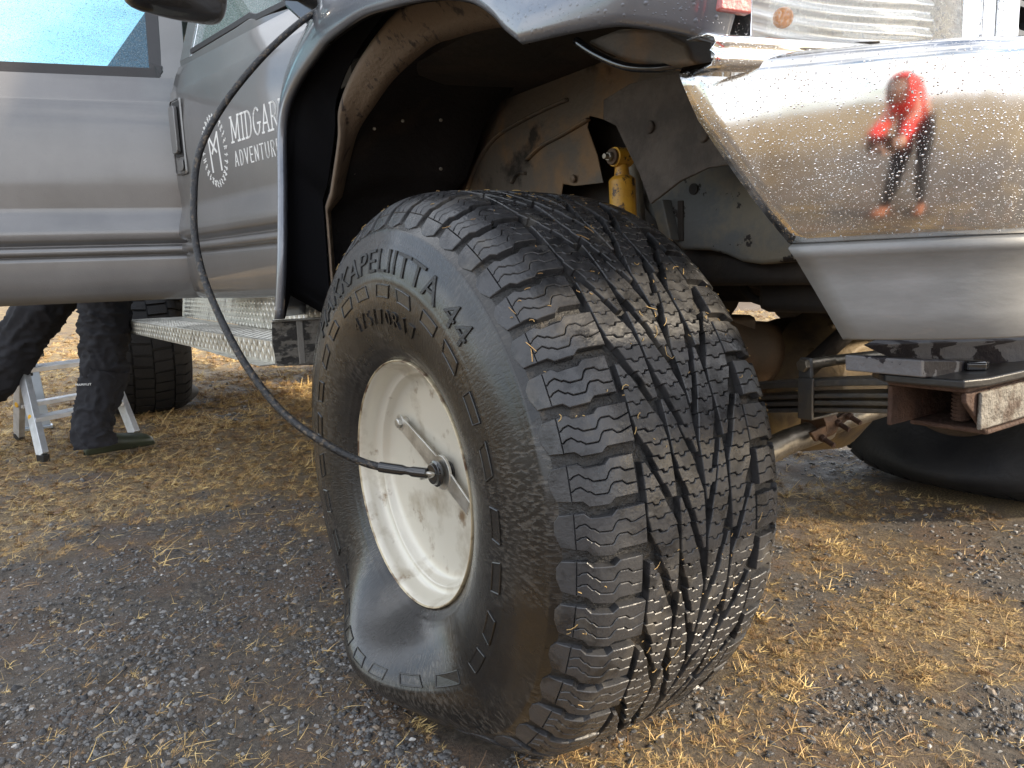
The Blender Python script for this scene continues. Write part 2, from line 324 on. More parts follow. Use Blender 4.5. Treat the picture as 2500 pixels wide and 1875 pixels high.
    b2 = n.new('ShaderNodeBump'); b2.inputs['Strength'].default_value = .9; b2.inputs['Distance'].default_value = .003; l.new(nz(480, 3), b2.inputs['Height']); l.new(bp.outputs[0], b2.inputs['Normal']); l.new(b2.outputs[0], b.inputs['Normal'])
    me.materials.append(m); o = bpy.data.objects.new('ground', me); link(o); tag(o, kind='structure')
make_ground()
# low brown hills behind the truck
def hills():
    rows = []
    for d, h in ((32, -1.6), (45, .2), (60, 1.6), (80, 2.6), (120, 1.0)):
        r = []
        for i in range(121):
            a = R(55) + R(100)*i/120
            x, y = d*math.cos(a), d*math.sin(a)
            r.append((x, y, h + (mnoise.noise(Vector((x*.05, y*.05, 3)))*1.4 if h > 0 else 0)))
        rows.append(r)
    o = grid_obj('hills', rows, mat('scrub_hills', (.12, .085, .055), .9, vary=(.20, .16, .12), vscale=.6, bump=1, bscale=2), smooth=True)
    tag(o, kind='structure')
hills()

# instanced ground cover through geometry nodes
def scatter(name, variants, P, rot, scl, idx, kind_tag):
    coll = bpy.data.collections.new(name + '_pieces')
    for v in variants: coll.objects.link(v)
    me = bpy.data.meshes.new(name); me.from_pydata(P.tolist(), [], [])
    a = me.attributes.new('rot', 'FLOAT_VECTOR', 'POINT'); a.data.foreach_set('vector', rot.astype(np.float32).ravel())
    a = me.attributes.new('scl', 'FLOAT_VECTOR', 'POINT'); a.data.foreach_set('vector', scl.astype(np.float32).ravel())
    a = me.attributes.new('idx', 'INT', 'POINT'); a.data.foreach_set('value', idx.astype(np.int32))
    o = bpy.data.objects.new(name, me); link(o)
    ng = bpy.data.node_groups.new(name + '_nodes', 'GeometryNodeTree')
    ng.interface.new_socket('Geometry', in_out='INPUT', socket_type='NodeSocketGeometry'); ng.interface.new_socket('Geometry', in_out='OUTPUT', socket_type='NodeSocketGeometry')
    n = ng.nodes; l = ng.links; gi = n.new('NodeGroupInput'); go = n.new('NodeGroupOutput')
    ci = n.new('GeometryNodeCollectionInfo'); ci.inputs['Collection'].default_value = coll; ci.inputs['Separate Children'].default_value = True; ci.inputs['Reset Children'].default_value = True
    ip = n.new('GeometryNodeInstanceOnPoints'); ip.inputs['Pick Instance'].default_value = True
    def att(nm, ty):
        q = n.new('GeometryNodeInputNamedAttribute'); q.data_type = ty; q.inputs['Name'].default_value = nm; return q.outputs['Attribute']
    l.new(gi.outputs[0], ip.inputs['Points']); l.new(ci.outputs[0], ip.inputs['Instance']); l.new(att('idx', 'INT'), ip.inputs['Instance Index'])
    er = n.new('FunctionNodeEulerToRotation'); l.new(att('rot', 'FLOAT_VECTOR'), er.inputs[0]); l.new(er.outputs[0], ip.inputs['Rotation'])
    l.new(att('scl', 'FLOAT_VECTOR'), ip.inputs['Scale']); l.new(ip.outputs[0], go.inputs[0])
    md = o.modifiers.new('scatter', 'NODES'); md.node_group = ng
    tag(o, kind='stuff'); return o
def pts_polar(n, d0, d1, spread=62, power=0.0):
    u = rng.random(n)
    d = d0*(d1/d0)**u
    a = HEAD_A + R(spread)*(rng.random(n)*2-1)
    return CAM.x + d*np.cos(a), CAM.y + d*np.sin(a), d
HEAD_A = math.atan2(_fw.y, _fw.x)
def outside_tyres(x, y):
    ok = ~((np.abs(x) < .27) & (y > -.05) & (y < .47))
    ok &= ~((np.abs(x) < .27) & (y > 1.98) & (y < 2.52)); ok &= ~((np.abs(x+4.35) < .27) & (y > -.13) & (y < .38))
    return ok
# stones
def stone(i, cols):
    bm = bmesh.new(); bmesh.ops.create_icosphere(bm, subdivisions=2 if i < 2 else 1, radius=1)
    sd_ = Vector((i*7.1, i*3.3, 0))
    for v in bm.verts:
        k = 1 + .42*mnoise.noise(v.co*1.1 + sd_) + .30*mnoise.noise(v.co*2.3 + sd_)
        v.co = Vector((v.co.x*k*1.15, v.co.y*k*.85, v.co.z*k*.62))
    me = bpy.data.meshes.new('stone'); bm.to_mesh(me); bm.free()
    me.polygons.foreach_set('use_smooth', [i < 2]*len(me.polygons)); me.materials.append(cols)
    return bpy.data.objects.new('stone_%d' % i, me)
def stone_mat(nm, c, r=.33):
    m = mat(nm, c, r, bump=.3, bscale=3)
    t = m.node_tree; n = t.nodes; l = t.links; b = n['Principled BSDF']; oi = n.new('ShaderNodeObjectInfo')
    cr_ = n.new('ShaderNodeValToRGB'); e = cr_.color_ramp.elements
    e[0].color = (c[0]*.30, c[1]*.30, c[2]*.33, 1); e[1].color = (c[0]*1.5, c[1]*1.45, c[2]*1.4, 1)
    x = e.new(.75); x.color = (*c, 1)
    l.new(oi.outputs['Random'], cr_.inputs['Fac']); l.new(cr_.outputs['Color'], b.inputs['Base Color']); return m
sm = [stone_mat('stone_bluegrey', (.168, .163, .156), .34), stone_mat('stone_dark', (.080, .078, .076), .30), stone_mat('stone_brown', (.22, .175, .13), .5), stone_mat('stone_pale', (.38, .375, .36), .5)]
variants = [stone(i, sm[[0, 1, 0, 0, 1, 2, 3, 0][i]]) for i in range(8)]
def stones(n, d0, d1, lo, hi, name='gravel'):
    x, y, d = pts_polar(n, d0, d1)
    g = grassy(x, y); pr = np.clip((.60-g)/.22, .06, 1)*np.clip(vnoise(x, y, .22, 40)*2.2-.3, .25, 1); keep = (rng.random(n) < pr) & outside_tyres(x, y); x, y, d = x[keep], y[keep], d[keep]; k = len(x)
    s = (lo*(hi/lo)**(rng.random(k)**2.9))*np.clip(d/2.6, 1, 2.4)
    z = gz(x, y) - s*.05
    P = np.stack([x, y, z], -1); rot = np.stack([rng.normal(0, .35, k), rng.normal(0, .35, k), rng.random(k)*6.28], -1)
    scl = s[:, None]*(1 + rng.normal(0, .18, (k, 3)))
    idx = rng.choice(8, k, p=[.2, .17, .15, .12, .16, .10, .04, .06])
    return scatter(name, variants, P, rot, scl, idx, 'stuff')
stones(290000, .75, 7.0, .0015, .0084)
# dry grass tufts
def tuft(i, n, ln, flat, m_):
    vs, fs = [], []
    rr = random.Random(i*13+5)
    for k in range(n):
        a = rr.random()*6.283; lean = flat*(.5+rr.random()); L_ = ln*(.45+.75*rr.random()); w0 = .0006+.0005*rr.random()
        p = Vector((rr.gauss(0, ln*.16), rr.gauss(0, ln*.16), 0)); dr = Vector((math.cos(a), math.sin(a), 0)); sd_ = Vector((-dr.y, dr.x, 0)); an = max(.05, 1.35-lean); curl = rr.gauss(.5, .5)
        b0 = len(vs); q = p.copy(); ns = 4
        for s_ in range(ns+1):
            wd = w0*(1-.75*s_/ns)
            vs += [tuple(q - sd_*wd), tuple(q + sd_*wd + Vector((0, 0, wd)))]
            q = q + (dr*math.cos(an) + Vector((0, 0, 1))*math.sin(an))*(L_/ns); an -= curl*.45; sd_ = (sd_ + dr*rr.gauss(0, .25)).normalized()
            if q.z < .002: q.z = .002
        fs += [(b0+2*s_, b0+2*s_+1, b0+2*s_+3, b0+2*s_+2) for s_ in range(ns)]
    me = bpy.data.meshes.new('tuft'); me.from_pydata(vs, [], fs); me.update(); me.materials.append(m_)
    return bpy.data.objects.new('tuft_%02d' % i, me)
def straw_mat(nm, c1, c2):
    m = mat(nm, c1, .6); t = m.node_tree; n = t.nodes; l = t.links; b = n['Principled BSDF']; oi = n.new('ShaderNodeObjectInfo')
    cr_ = n.new('ShaderNodeValToRGB'); cr_.color_ramp.elements[0].color = (*c2, 1); cr_.color_ramp.elements[1].color = (*c1, 1)
    l.new(oi.outputs['Random'], cr_.inputs['Fac']); l.new(cr_.outputs['Color'], b.inputs['Base Color']); return m
s1 = straw_mat('straw_pale', (.74, .54, .23), (.48, .31, .12)); s2 = straw_mat('straw_dull', (.46, .29, .115), (.18, .10, .05))
tv = [tuft(0, 16, .035, .9, s1), tuft(1, 22, .028, 1.1, s1), tuft(2, 10, .05, .8, s1), tuft(3, 20, .025, 1.25, s2), tuft(4, 26, .03, 1.15, s2), tuft(5, 4, .09, 1.0, s1), tuft(6, 18, .03, .6, s2), tuft(7, 30, .02, 1.2, s2)]
def tufts(n, d0, d1, sc0, name, th=.55, wd=.12, pmin=.03, p=(.13, .15, .10, .16, .16, .04, .12, .14)):
    x, y, d = pts_polar(n, d0, d1)
    g = grassy(x, y); pr = np.clip((g-th)/wd, pmin, 1); keep = (rng.random(n) < pr) & outside_tyres(x, y); x, y, d = x[keep], y[keep], d[keep]; k = len(x)
    s = sc0*np.clip(d/2.4, .8, 3.2)*np.exp(rng.normal(0, .25, k))
    P = np.stack([x, y, gz(x, y)-.001], -1); rot = np.stack([rng.normal(0, .12, k), rng.normal(0, .12, k), rng.random(k)*6.28], -1)
    return scatter(name, tv, P, rot, np.repeat(s[:, None], 3, 1), rng.choice(8, k, p=p), 'stuff')
tufts(56000, .75, 6.0, .58, 'dry_grass', th=.47, wd=.24, pmin=.07)
tufts(26000, 4.5, 16, .62, 'dry_grass', pmin=.35)
tufts(900, .9, 7, 1.25, 'grass_tufts', th=.52, wd=.12, pmin=.10)

# loose flattened straw lying over gravel and mud
tv = [tuft(20+i, 3+i % 3, .05, 1.35, [s1, s2][i % 2]) for i in range(8)]
tufts(9000, .75, 6.0, .75, 'loose_straw', th=.2, wd=.3, pmin=.4, p=(.125,)*8)

# ================================================================== THE TRUCK
truck = empty('pickup_truck', (-2.2, 1.2, 0))
tag(truck, 'jacked-up grey four-door pickup truck on huge balloon tyres with its doors standing open', 'pickup truck')
def T(o):
    """hang a part (built in world coordinates) on the truck"""
    o.parent = truck; o.matrix_parent_inverse = Matrix.Translation((2.2, -1.2, 0)); return o
def T2(o, p):
    """hang a sub-part on a part"""
    o.parent = p; o.matrix_parent_inverse = Matrix.Identity(4); return o
# ------------------------------------------------------------------ tyre
ZC, RT, RB = .4355, .549, .234
PROF = [(.006, .232), (-.004, .240), (-.014, .256), (-.026, .280), (-.036, .312), (-.042, .345), (-.0435, .375), (-.042, .405), (-.037, .435), (-.028, .462), (-.018, .484), (-.006, .503),
        (.008, .519), (.026, .532), (.050, .541), (.085, .5455), (.13, .5475), (.21, .549)]
PROF = PROF + [(.42-y, r) for y, r in PROF[-2::-1]]
PP = np.array([tuple(v)[:2] for v in catmull([(y, r, 0) for y, r in PROF], 8)])
SL = np.concatenate([[0], np.cumsum(np.hypot(*np.diff(PP, axis=0).T))])
def s_of(r, outer=True):
    h = len(PP)//2; return SL[:h][np.argmin(np.abs(PP[:h, 1]-r))]
S0 = s_of(.482); SM = SL[len(SL)//2]; SEND = 2*SM - S0; TW = SEND - S0          # tread strip, tip to tip
def prof(s):
    y = np.interp(s, SL, PP[:, 0]); r = np.interp(s, SL, PP[:, 1])
    e = .004; dy = np.interp(s+e, SL, PP[:, 0])-np.interp(s-e, SL, PP[:, 0]); dr = np.interp(s+e, SL, PP[:, 1])-np.interp(s-e, SL, PP[:, 1])
    k = np.hypot(dy, dr)+1e-9; return y, r, -dr/k, dy/k          # outward normal (ny, nr)
def deform(y, r, th, zc=ZC, fac=1.0):
    """flatten on the ground and bulge the side walls of a soft tyre; th from +x, up positive"""
    dn = -np.sin(th)
    rg = np.where(dn > .25, (zc+.004)/np.maximum(dn, .25), 9.)
    k_ = .11; top = RT; h = np.clip(.5+.5*(rg-top)/k_, 0, 1)      # smooth min
    rs = rg*(1-h)+top*h - k_*h*(1-h)
    d = np.maximum(RT-rs, 0)
    u = np.clip((r-RB)/(RT-RB), 0, 1.2)
    r2 = np.where(r > RB, RB + (r-RB)*(rs-RB)/(RT-RB), r)
    bul = np.sin(np.pi*np.clip(u, 0, 1)**1.18)**1.4 * d*.84*fac
    side = np.clip((y-.21)/.20, -1, 1)
    return y + side*bul, r2
def place(s, th, depth=0., zc=ZC, cx=0., cy=0., flip=1):
    y, r, ny, nr = prof(np.asarray(s, float)); y = y + ny*depth; r = r + nr*depth
    y, r = deform(y, r, th, zc)
    return np.stack([cx + r*np.cos(th), cy + flip*y, zc + r*np.sin(th)], -1)
LUGH = .013
def base_depth(s):
    a = np.minimum(s-S0, SEND-s); return -LUGH*np.clip((a+.004)/.075, 0, 1)**.8*(a > -.004)
def tyre_body(name, mtl, cx=0, cy=0, zc=ZC, na=300, flip=1):
    s = np.concatenate([np.linspace(SL[0], S0, 60), np.linspace(S0, SEND, 60)[1:-1], np.linspace(SEND, SL[-1], 60)])
    th = np.linspace(0, 2*np.pi, na, endpoint=False)
    S, TH = np.meshgrid(s, th, indexing='ij'); dep = base_depth(S)
    # fine ribs on the side wall
    yy, rr_, _, _ = prof(S)
    for r0, w_, hh in ((.474, .0035, .0022), (.466, .0015, .0012), (.262, .002, .0015), (.25, .0015, .0012), (.396-.006, .0011, .0009)):
        dep = dep + hh*np.exp(-((rr_-r0)/w_)**2)
    V = place(S, TH, dep, zc, cx, cy, flip).reshape(-1, 3)
    n = na; F_ = []
    i = np.arange(len(s)-1)[:, None]*n; j = np.arange(n)[None]; k = (j+1) % n
    Fq = np.stack([i+j, i+k, i+n+k, i+n+j], -1).reshape(-1, 4)
    if flip < 0: Fq = Fq[:, ::-1]
    o = mesh_obj(name, V, Fq.tolist(), mtl, smooth=True)
    a_ = o.data.attributes.new('polar', 'FLOAT_VECTOR', 'POINT'); a_.data.foreach_set('vector', np.stack([np.minimum(TH, 2*np.pi-TH)*.4, rr_, yy], -1).astype(np.float32).ravel()); return o
M['text_pale'] = mat('tyre_lettering_worn', (.035, .032, .029), .3, coat=.5)
tyre = T(tyre_body('tyre', M['rubber'])); tyre['label'] = 'wide half-deflated tyre with deep siped tread nearest the camera'
tyre.data.materials.append(M['mudrub'])
_pm = np.zeros(len(tyre.data.polygons), int); _na = 300; _pm[60*_na+0:(60+57)*_na] = 1; tyre.data.polygons.foreach_set('material_index', _pm.tolist())
JOG = lambda q: np.interp(q, [0, .045, .053, .083, .091, .2], [0, 0, .0075, .0075, 0, 0])
def zig(t, per=.048, a=.0028):
    q = (t/per) % 1.0; return a*np.interp(q, [0, .18, .32, .68, .82, 1], [-1, -1, 1, 1, -1, -1])
def ladder(low, up, gap=0.0, ch=.0013, h=0.0):
    """low, up: matching lists of (s, v) -> chamfered raised piece, vertices on the tyre"""
    per = low + up[::-1]; k = len(per); P = np.array(per)
    area = .5*np.sum(P[:, 0]*np.roll(P[:, 1], -1)-np.roll(P[:, 0], -1)*P[:, 1]); sg = 1 if area > 0 else -1
    e = np.roll(P, -1, 0)-P; e /= (np.linalg.norm(e, axis=1, keepdims=True)+1e-9); nn = np.stack([-e[:, 1], e[:, 0]], -1)*sg
    nv = nn + np.roll(nn, 1, 0); nv /= np.maximum(np.linalg.norm(nv, axis=1, keepdims=True), .5)
    r1 = P + nv*gap; r2 = P + nv*(gap+ch); r0 = P - nv*.0015 + nv*gap
    fall = np.clip((np.minimum(P[:, 0]-S0, SEND-P[:, 0])+.002)/.03, .12, 1)
    ring = lambda q, d: place(q[:, 0], -q[:, 1]/.545, d)
    V = np.vstack([ring(r0, base_depth(P[:, 0])-.002), ring(r1, -ch*fall+h), ring(r2, 0*fall+h)])
    f = []
    for a in (0, 1):
        for i in range(k):
            j = (i+1) % k; q = (a*k+i, a*k+j, (a+1)*k+j, (a+1)*k+i); f.append(q if sg > 0 else q[::-1])
    m = len(low); b = 2*k
    for i in range(m-1):
        q = (b+i, b+i+1, b+k-2-i, b+k-1-i); f.append(q if sg > 0 else q[::-1])
    return V, f
def block(pieces):
    v = []; f = []
    for V, F_ in pieces:
        b = len(v); v += V.tolist(); f += [tuple(i+b for i in q) for q in F_]
    o = mesh_obj('tread_block', v, f, M['tread']); T2(o, tyre); return o
NL = 48; PITCH = 2*math.pi*.545/NL; rr = random.Random(3)
LW = .132                                             # length of a shoulder lug along the section
def mir(s): return SEND - (s - S0)
for k in range(NL):
    for side in (0, 1):
        v0 = (k + .5*side)*PITCH; v1 = v0 + PITCH - .0145; fl = (lambda s: s) if side == 0 else mir
        W_ = LW + (.006 if k % 2 else -.003)
        # three slats divided by two sipes; the tip is one piece
        pcs = []
        cuts = [0, .335, .665, 1]
        def edge(frac, ss):
            out = []
            for s_ in ss:
                lo = v0 + JOG(s_) + .004*math.exp(-(s_/.03)**2); hi = v1 + JOG(s_) - .004*math.exp(-(s_/.03)**2)
                out.append((fl(S0+s_), lo + (hi-lo)*frac + (zig(s_) if 0 < frac < 1 else 0)))
            return out
        st = [0, .008, .016, .024, .030]
        tip_l = edge(0, st); tip_u = edge(1, st)
        # arrow-like notch at the tip
        tip_l[0] = (tip_l[0][0], tip_l[0][1]+.012); tip_u[0] = (tip_u[0][0], tip_u[0][1]-.020)
        pcs.append(ladder(tip_l, tip_u, 0, .0012))
        ss = sorted([.030, .0326, .037, .045, .048, .053, .0566, .063, .072, .0806, .083, .0874, .0915, .096, .1046, .1114, .118, W_])
        for c in range(3):
            pcs.append(ladder(edge(cuts[c], ss), edge(cuts[c+1], ss), .0007, .0011))
        block(pcs)
# two interlocking rows of slanting blocks on either side of the middle
NB = 24; BP = 2*PITCH; TA = S0 + LW + .009; TC = SM - .0020
TM = TA + (TC-TA)*.53
PAT = ((0, -1), (.30, -1), (.39, 1), (.62, 1), (.71, -1), (1, -1))
def row_blocks(TL, TR, K, slot, off, chunk):
    gw = slot/math.sin(math.atan(K))
    for k in range(NB):
        for side in (0, 1):
            fl = (lambda s: s) if side == 0 else mir
            vb = (k + .5*side + off)*BP; kink = .004*math.sin(k*2.3+side)
            def span(v):
                a = TL + K*(v - (vb + BP - gw)); b = TL + K*(v - vb) + .0
                return max(a, TL), min(b, TR)
            va = vb + .016; vz = vb + (TR-TL)/K + BP - gw - .014
            cuts_ = [va, vz] if chunk == 1 else [va, (va+vz)/2 + kink, vz]
            for ci in range(len(cuts_)-1):
                c0, c1 = cuts_[ci] + (.0025 if ci else 0), cuts_[ci+1] - (.0025 if ci < len(cuts_)-2 else 0)
                n = max(2, int(round((c1-c0)/.021))); pcs = []
                for q in range(n):
                    p0 = c0 + (c1-c0)*q/n; p1 = c0 + (c1-c0)*(q+1)/n
                    dA = (q % 2)*.0034 + (.0075 if (q == n-2 and k % 2 == 0) else 0); dB = (q % 3 == 1)*.0022
                    def ln_(v, z_):
                        a, b = span(v); a = max(TL, a-dA); b = min(TR, b+dB)
                        if b-a < .006: m0 = (a+b)/2; a, b = max(TL, m0-.003), min(TR, m0+.003)
                        am = .0024*min(1, (b-a)/.03)
                        return [(fl(a+(b-a)*u_), v + (am*zz if z_ else 0)) for u_, zz in PAT]
                    pcs.append(ladder(ln_(p0, q > 0), ln_(p1, q < n-1), .0007, .0012))
                block(pcs)
row_blocks(TA, TM-.002, .46, .0150, 0, 1)
_gA = .0150/math.sin(math.atan(.46)); _gB = .0130/math.sin(math.atan(.32))
row_blocks(TM+.002, TC, .32, .0130, ((TM-TA)/.46 - _gA/2 + _gB/2)/BP + .5, 1)
# raised side-wall lettering and marks
def on_wall(pts, h):
    """pts: (angle, radius, lift) -> world, on the outer wall"""
    out = []
    for th, r, d in pts:
        s_ = np.interp(r, PP[8:90, 1], SL[8:90]); out.append(tuple(place(s_, th, d+h)))
    return out
def text_mesh(body, size, ext=.0, font_sx=1.0, space=1.0, bev=0, off=0):
    c = bpy.data.curves.new('t', 'FONT'); c.body = body; c.size = size; c.extrude = ext; c.space_character = space; c.bevel_depth = bev; c.offset = off; c.resolution_u = 3
    o = bpy.data.objects.new('t', c); COL.objects.link(o); dg = bpy.context.evaluated_depsgraph_get(); dg.update()
    me = bpy.data.meshes.new_from_object(o.evaluated_get(dg)); V = [(v.co.x*font_sx, v.co.y, v.co.z) for v in me.vertices]; F_ = [tuple(p.vertices) for p in me.polygons]
    bpy.data.objects.remove(o); bpy.data.curves.remove(c); bpy.data.meshes.remove(me); return V, F_
def split_letters(V, F_):
    par = list(range(len(V)))
    def fd_(i):
        while par[i] != i: par[i] = par[par[i]]; i = par[i]
        return i
    for q in F_:
        for j in q[1:]: par[fd_(j)] = fd_(q[0])
    comp = {}
    for q in F_: comp.setdefault(fd_(q[0]), []).append(q)
    items = []
    for fs in comp.values():
        xs = [V[i][0] for q in fs for i in q]; items.append([min(xs), max(xs), list(fs)])
    items.sort(key=lambda t: t[0]); out = []
    for it in items:
        if out and it[0] < out[-1][1] - 1e-4: out[-1][1] = max(out[-1][1], it[1]); out[-1][2] += it[2]
        else: out.append(it)
    res = []
    for _, _, fs in out:
        ids = sorted({i for q in fs for i in q}); mp_ = {i: k for k, i in enumerate(ids)}; res.append((ids, [tuple(mp_[i] for i in q) for q in fs]))
    return res
def wall_text(body, size, th_end, r0, sx=1.0, space=1.0, lift=.0012, name='letter', m_='text_dark'):
    V, F_ = text_mesh(body, size, .0012, sx, space); x1 = max(v[0] for v in V); rm = r0 + size*.35
    W_ = on_wall([(R(th_end) + (x1-x)/rm, r0 + y, z) for x, y, z in V], lift)
    for ids, fs in split_letters(V, F_): T2(mesh_obj(name, [W_[i] for i in ids], fs, M[m_]), tyre)
wall_text('HAKKAPELIITTA 44', .060, 44, .402, 1.32, 1.05)
wall_text('475/70R17', .040, 66, .308, 1.12, 1.38, .0016, m_='rubber')
def dash(a0, a1, r0, r1, sk=.02, name='raised_mark'):
    fr = []
    def q(a, r): return (a, r)
    outl = [(a0, r0), (a0+sk, r1), (a1+sk, r1), (a1, r0)]
    vs, fs = [], []
    b = MB()
    # a frame of thin ridges round a faintly raised field
    fld = on_wall([(a, r, 0) for a, r in outl], .0007); fl0 = on_wall([(a, r, 0) for a, r in outl], -.001); b.add(fld+fl0, [(0, 1, 2, 3), (0, 4, 5, 1), (1, 5, 6, 2), (2, 6, 7, 3), (3, 7, 4, 0)])
    for i in range(4):
        p, q_ = outl[i], outl[(i+1) % 4]
        b.tube(on_wall([(p[0]+(q_[0]-p[0])*t, p[1]+(q_[1]-p[1])*t, 0) for t in (0, .25, .5, .75, 1)], .0008), .0014, 6)
    o = b.build(name, M['rubber']); T2(o, tyre)
for i in range(26):
    a = i*2*math.pi/26; dash(a, a+.135, .358, .380, .02 if i % 2 else -.01)
# scattered straw stuck in the tread: stuff on the tyre
def straw_on_tread():
    b = MB(); r_ = random.Random(5)
    for i in range(230):
        s_ = S0 + .02 + (TW-.04)*r_.random(); v = -(.2 + 2.0*r_.random())*.545 if r_.random() < .75 else .5*r_.random()*.545
        th = -v/.545; L_ = .003 + .020*r_.random()**3; a = r_.random()*6.28; cu = r_.gauss(0, .8)
        pts = []
        for t in (0, .35, .7, 1):
            aa = a + cu*t; pts.append(place(s_ + L_*t*math.cos(aa), th + L_*t*math.sin(aa)/.545, .0009 + .002*t*r_.random()))
        b.tube([Vector(p) for p in pts], .00045 + .00025*r_.random(), 4, cap=False)
    o = b.build('straw_bits', M['straw']); o['kind'] = 'stuff'; T2(o, tyre)
straw_on_tread()
# ------------------------------------------------------------------ rim, hub bracket
def lathe_y(name, prof_, mtl, cx=0, cy=0, zc=ZC, n=96, flip=1, smooth=True):
    rows = [[(cx + r*math.cos(a), cy + flip*y, zc + r*math.sin(a)) for a in [2*math.pi*i/n for i in range(n)]] for y, r in [tuple(q)[:2] for q in prof_]]
    return grid_obj(name, rows, mtl, smooth=smooth, close=True)
rim = T(lathe_y('wheel_rim', catmull([(.012, .228, 0), (.001, .2345, 0), (-.004, .2370, 0), (-.0065, .2355, 0), (-.004, .2325, 0), (.004, .2290, 0), (.016, .2265, 0), (.028, .2225, 0), (.034, .2140, 0), (.036, .2080, 0), (.043, .2045, 0), (.052, .1990, 0), (.058, .186, 0), (.061, .165, 0), (.064, .10, 0), (.066, .02, 0), (.066, .0005, 0)], 4), M['rim']))
_e = lathe_y('rim_lip', catmull([(.006, .2372, 0), (-.003, .2388, 0), (-.0085, .2372, 0), (-.0065, .2345, 0), (-.001, .2322, 0)], 4), M['rim_edge']); T2(_e, rim)
def bracket():
    b = MB(); y = .050
    p0 = Vector((-0.130, 0.050, 0.528)); p1 = Vector((0.134, 0.050, 0.407)); hub = Vector((0.040, 0.050, 0.456))
    d = (p1-p0).normalized(); n_ = Vector((d.z, 0, -d.x))
    def strip(a, c, w0, w1, t=.004):
        vs = [a+n_*w0, a-n_*w0, c-n_*w1, c+n_*w1]; b.prism(vs, (0, -t, 0))
    strip(p0, hub, .015, .020); strip(hub, p1, .020, .015)
    for sg in (): b.prism([p0+n_*sg*.012, p0+n_*sg*.015, hub+n_*sg*.020, hub+n_*sg*.017], (0, -.008, 0)); b.prism([hub+n_*sg*.017, hub+n_*sg*.020, p1+n_*sg*.015, p1+n_*sg*.012], (0, -.008, 0))
    ring = [hub + Vector((math.cos(i*math.pi/12)*.034, 0, math.sin(i*math.pi/12)*.034)) for i in range(24)]; b.prism(ring, (0, -.006, 0))
    ring = [p0 + Vector((math.cos(i*math.pi/8)*.017, 0, math.sin(i*math.pi/8)*.017)) for i in range(16)]; b.prism(ring, (0, -.005, 0))
    o = b.build('hub_bracket', M['alu'], bevel=.0012); T2(o, rim)
    b = MB(); b.hexbolt(p0+Vector((0, -.005, 0)), (0, -1, 0), .011, .008); T2(b.build('bolt', M['alu'], bevel=.0008), rim)
    b = MB(); b.tube([p0+Vector((0, .016, 0)), p0+Vector((0, 0, 0))], .012, 12); T2(b.build('stud', M['alu'], smooth=True), rim)
    b = MB(); b.tube([hub+Vector((0, -.012, 0)), hub+Vector((0, -.018, 0)), hub+Vector((0, -.020, 0)), hub+Vector((0, -.026, 0))], [.024, .026, .021, .019], 24)
    b.tube([hub+Vector((0, .004, 0)), hub+Vector((0, .030, 0))], [.017, .018], 20); b.tube([hub+Vector((0, .010, 0)), hub+Vector((0, .014, 0))], .0205, 20); b.tube([hub+Vector((0, .020, 0)), hub+Vector((0, .025, 0))], .0205, 20)
    T2(b.build('rotary_fitting', M['gloss_black'], smooth=False, bevel=.001), rim)
    return hub
HUB = bracket()
# ------------------------------------------------------------------ other wheels
def other_wheel(cx, cy, flip, lab):
    t_ = T(tyre_body('tyre', M['rubber_dull'], cx, cy, na=180, flip=flip)); t_['label'] = lab
    v = []; f = []
    b = MB()
    for k in range(48):
        for side in (0, 1):
            for (sa, sb, off) in ((0, LW, 0), (LW+.012, TW/2-.004, .3)):
                v0 = (k+.5*side+off)*PITCH; v1 = v0+PITCH-.016
                ss = np.linspace(sa, sb, 7); fl = (lambda s: s) if side == 0 else mir
                low = [(fl(S0+q), v0+JOG(q)+.25*q*off) for q in ss]; up = [(fl(S0+q), v1+JOG(q)+.25*q*off) for q in ss]
                per = np.array(low+up[::-1]); kk = len(per)
                V = np.vstack([place(per[:, 0], -per[:, 1]/.545, -LUGH-.003, ZC, cx, cy, flip), place(per[:, 0], -per[:, 1]/.545, 0, ZC, cx, cy, flip)])
                b.add(V.tolist(), [(i, (i+1) % kk, kk+(i+1) % kk, kk+i) for i in range(kk)] + [(kk+i, kk+i+1, kk+kk-2-i, kk+kk-1-i) for i in range(6)])
    o = b.build('tread_lugs', M['rubber_dull']); o['kind'] = 'stuff'; T2(o, t_)
    rm_ = T(lathe_y('wheel_rim', [(.012, .229), (-.004, .2365), (.004, .229), (.03, .222), (.04, .205), (.06, .19), (.066, .02), (.066, .001)], M['rim'], cx, cy, n=48, flip=flip))
    b2 = T2(lathe_y('rim_barrel', [(.40, .237), (.395, .225), (.30, .20), (.10, .195), (.05, .20)], M['brown'], cx, cy, n=48, flip=flip), rm_)
other_wheel(0, 2.50, -1, 'front tyre on the far side, its dark inner wall showing under the bumper')
other_wheel(-4.35, -.085, 1, 'rear tyre in shadow below the running board')
other_wheel(-4.35, 2.585, -1, 'rear tyre on the far side')

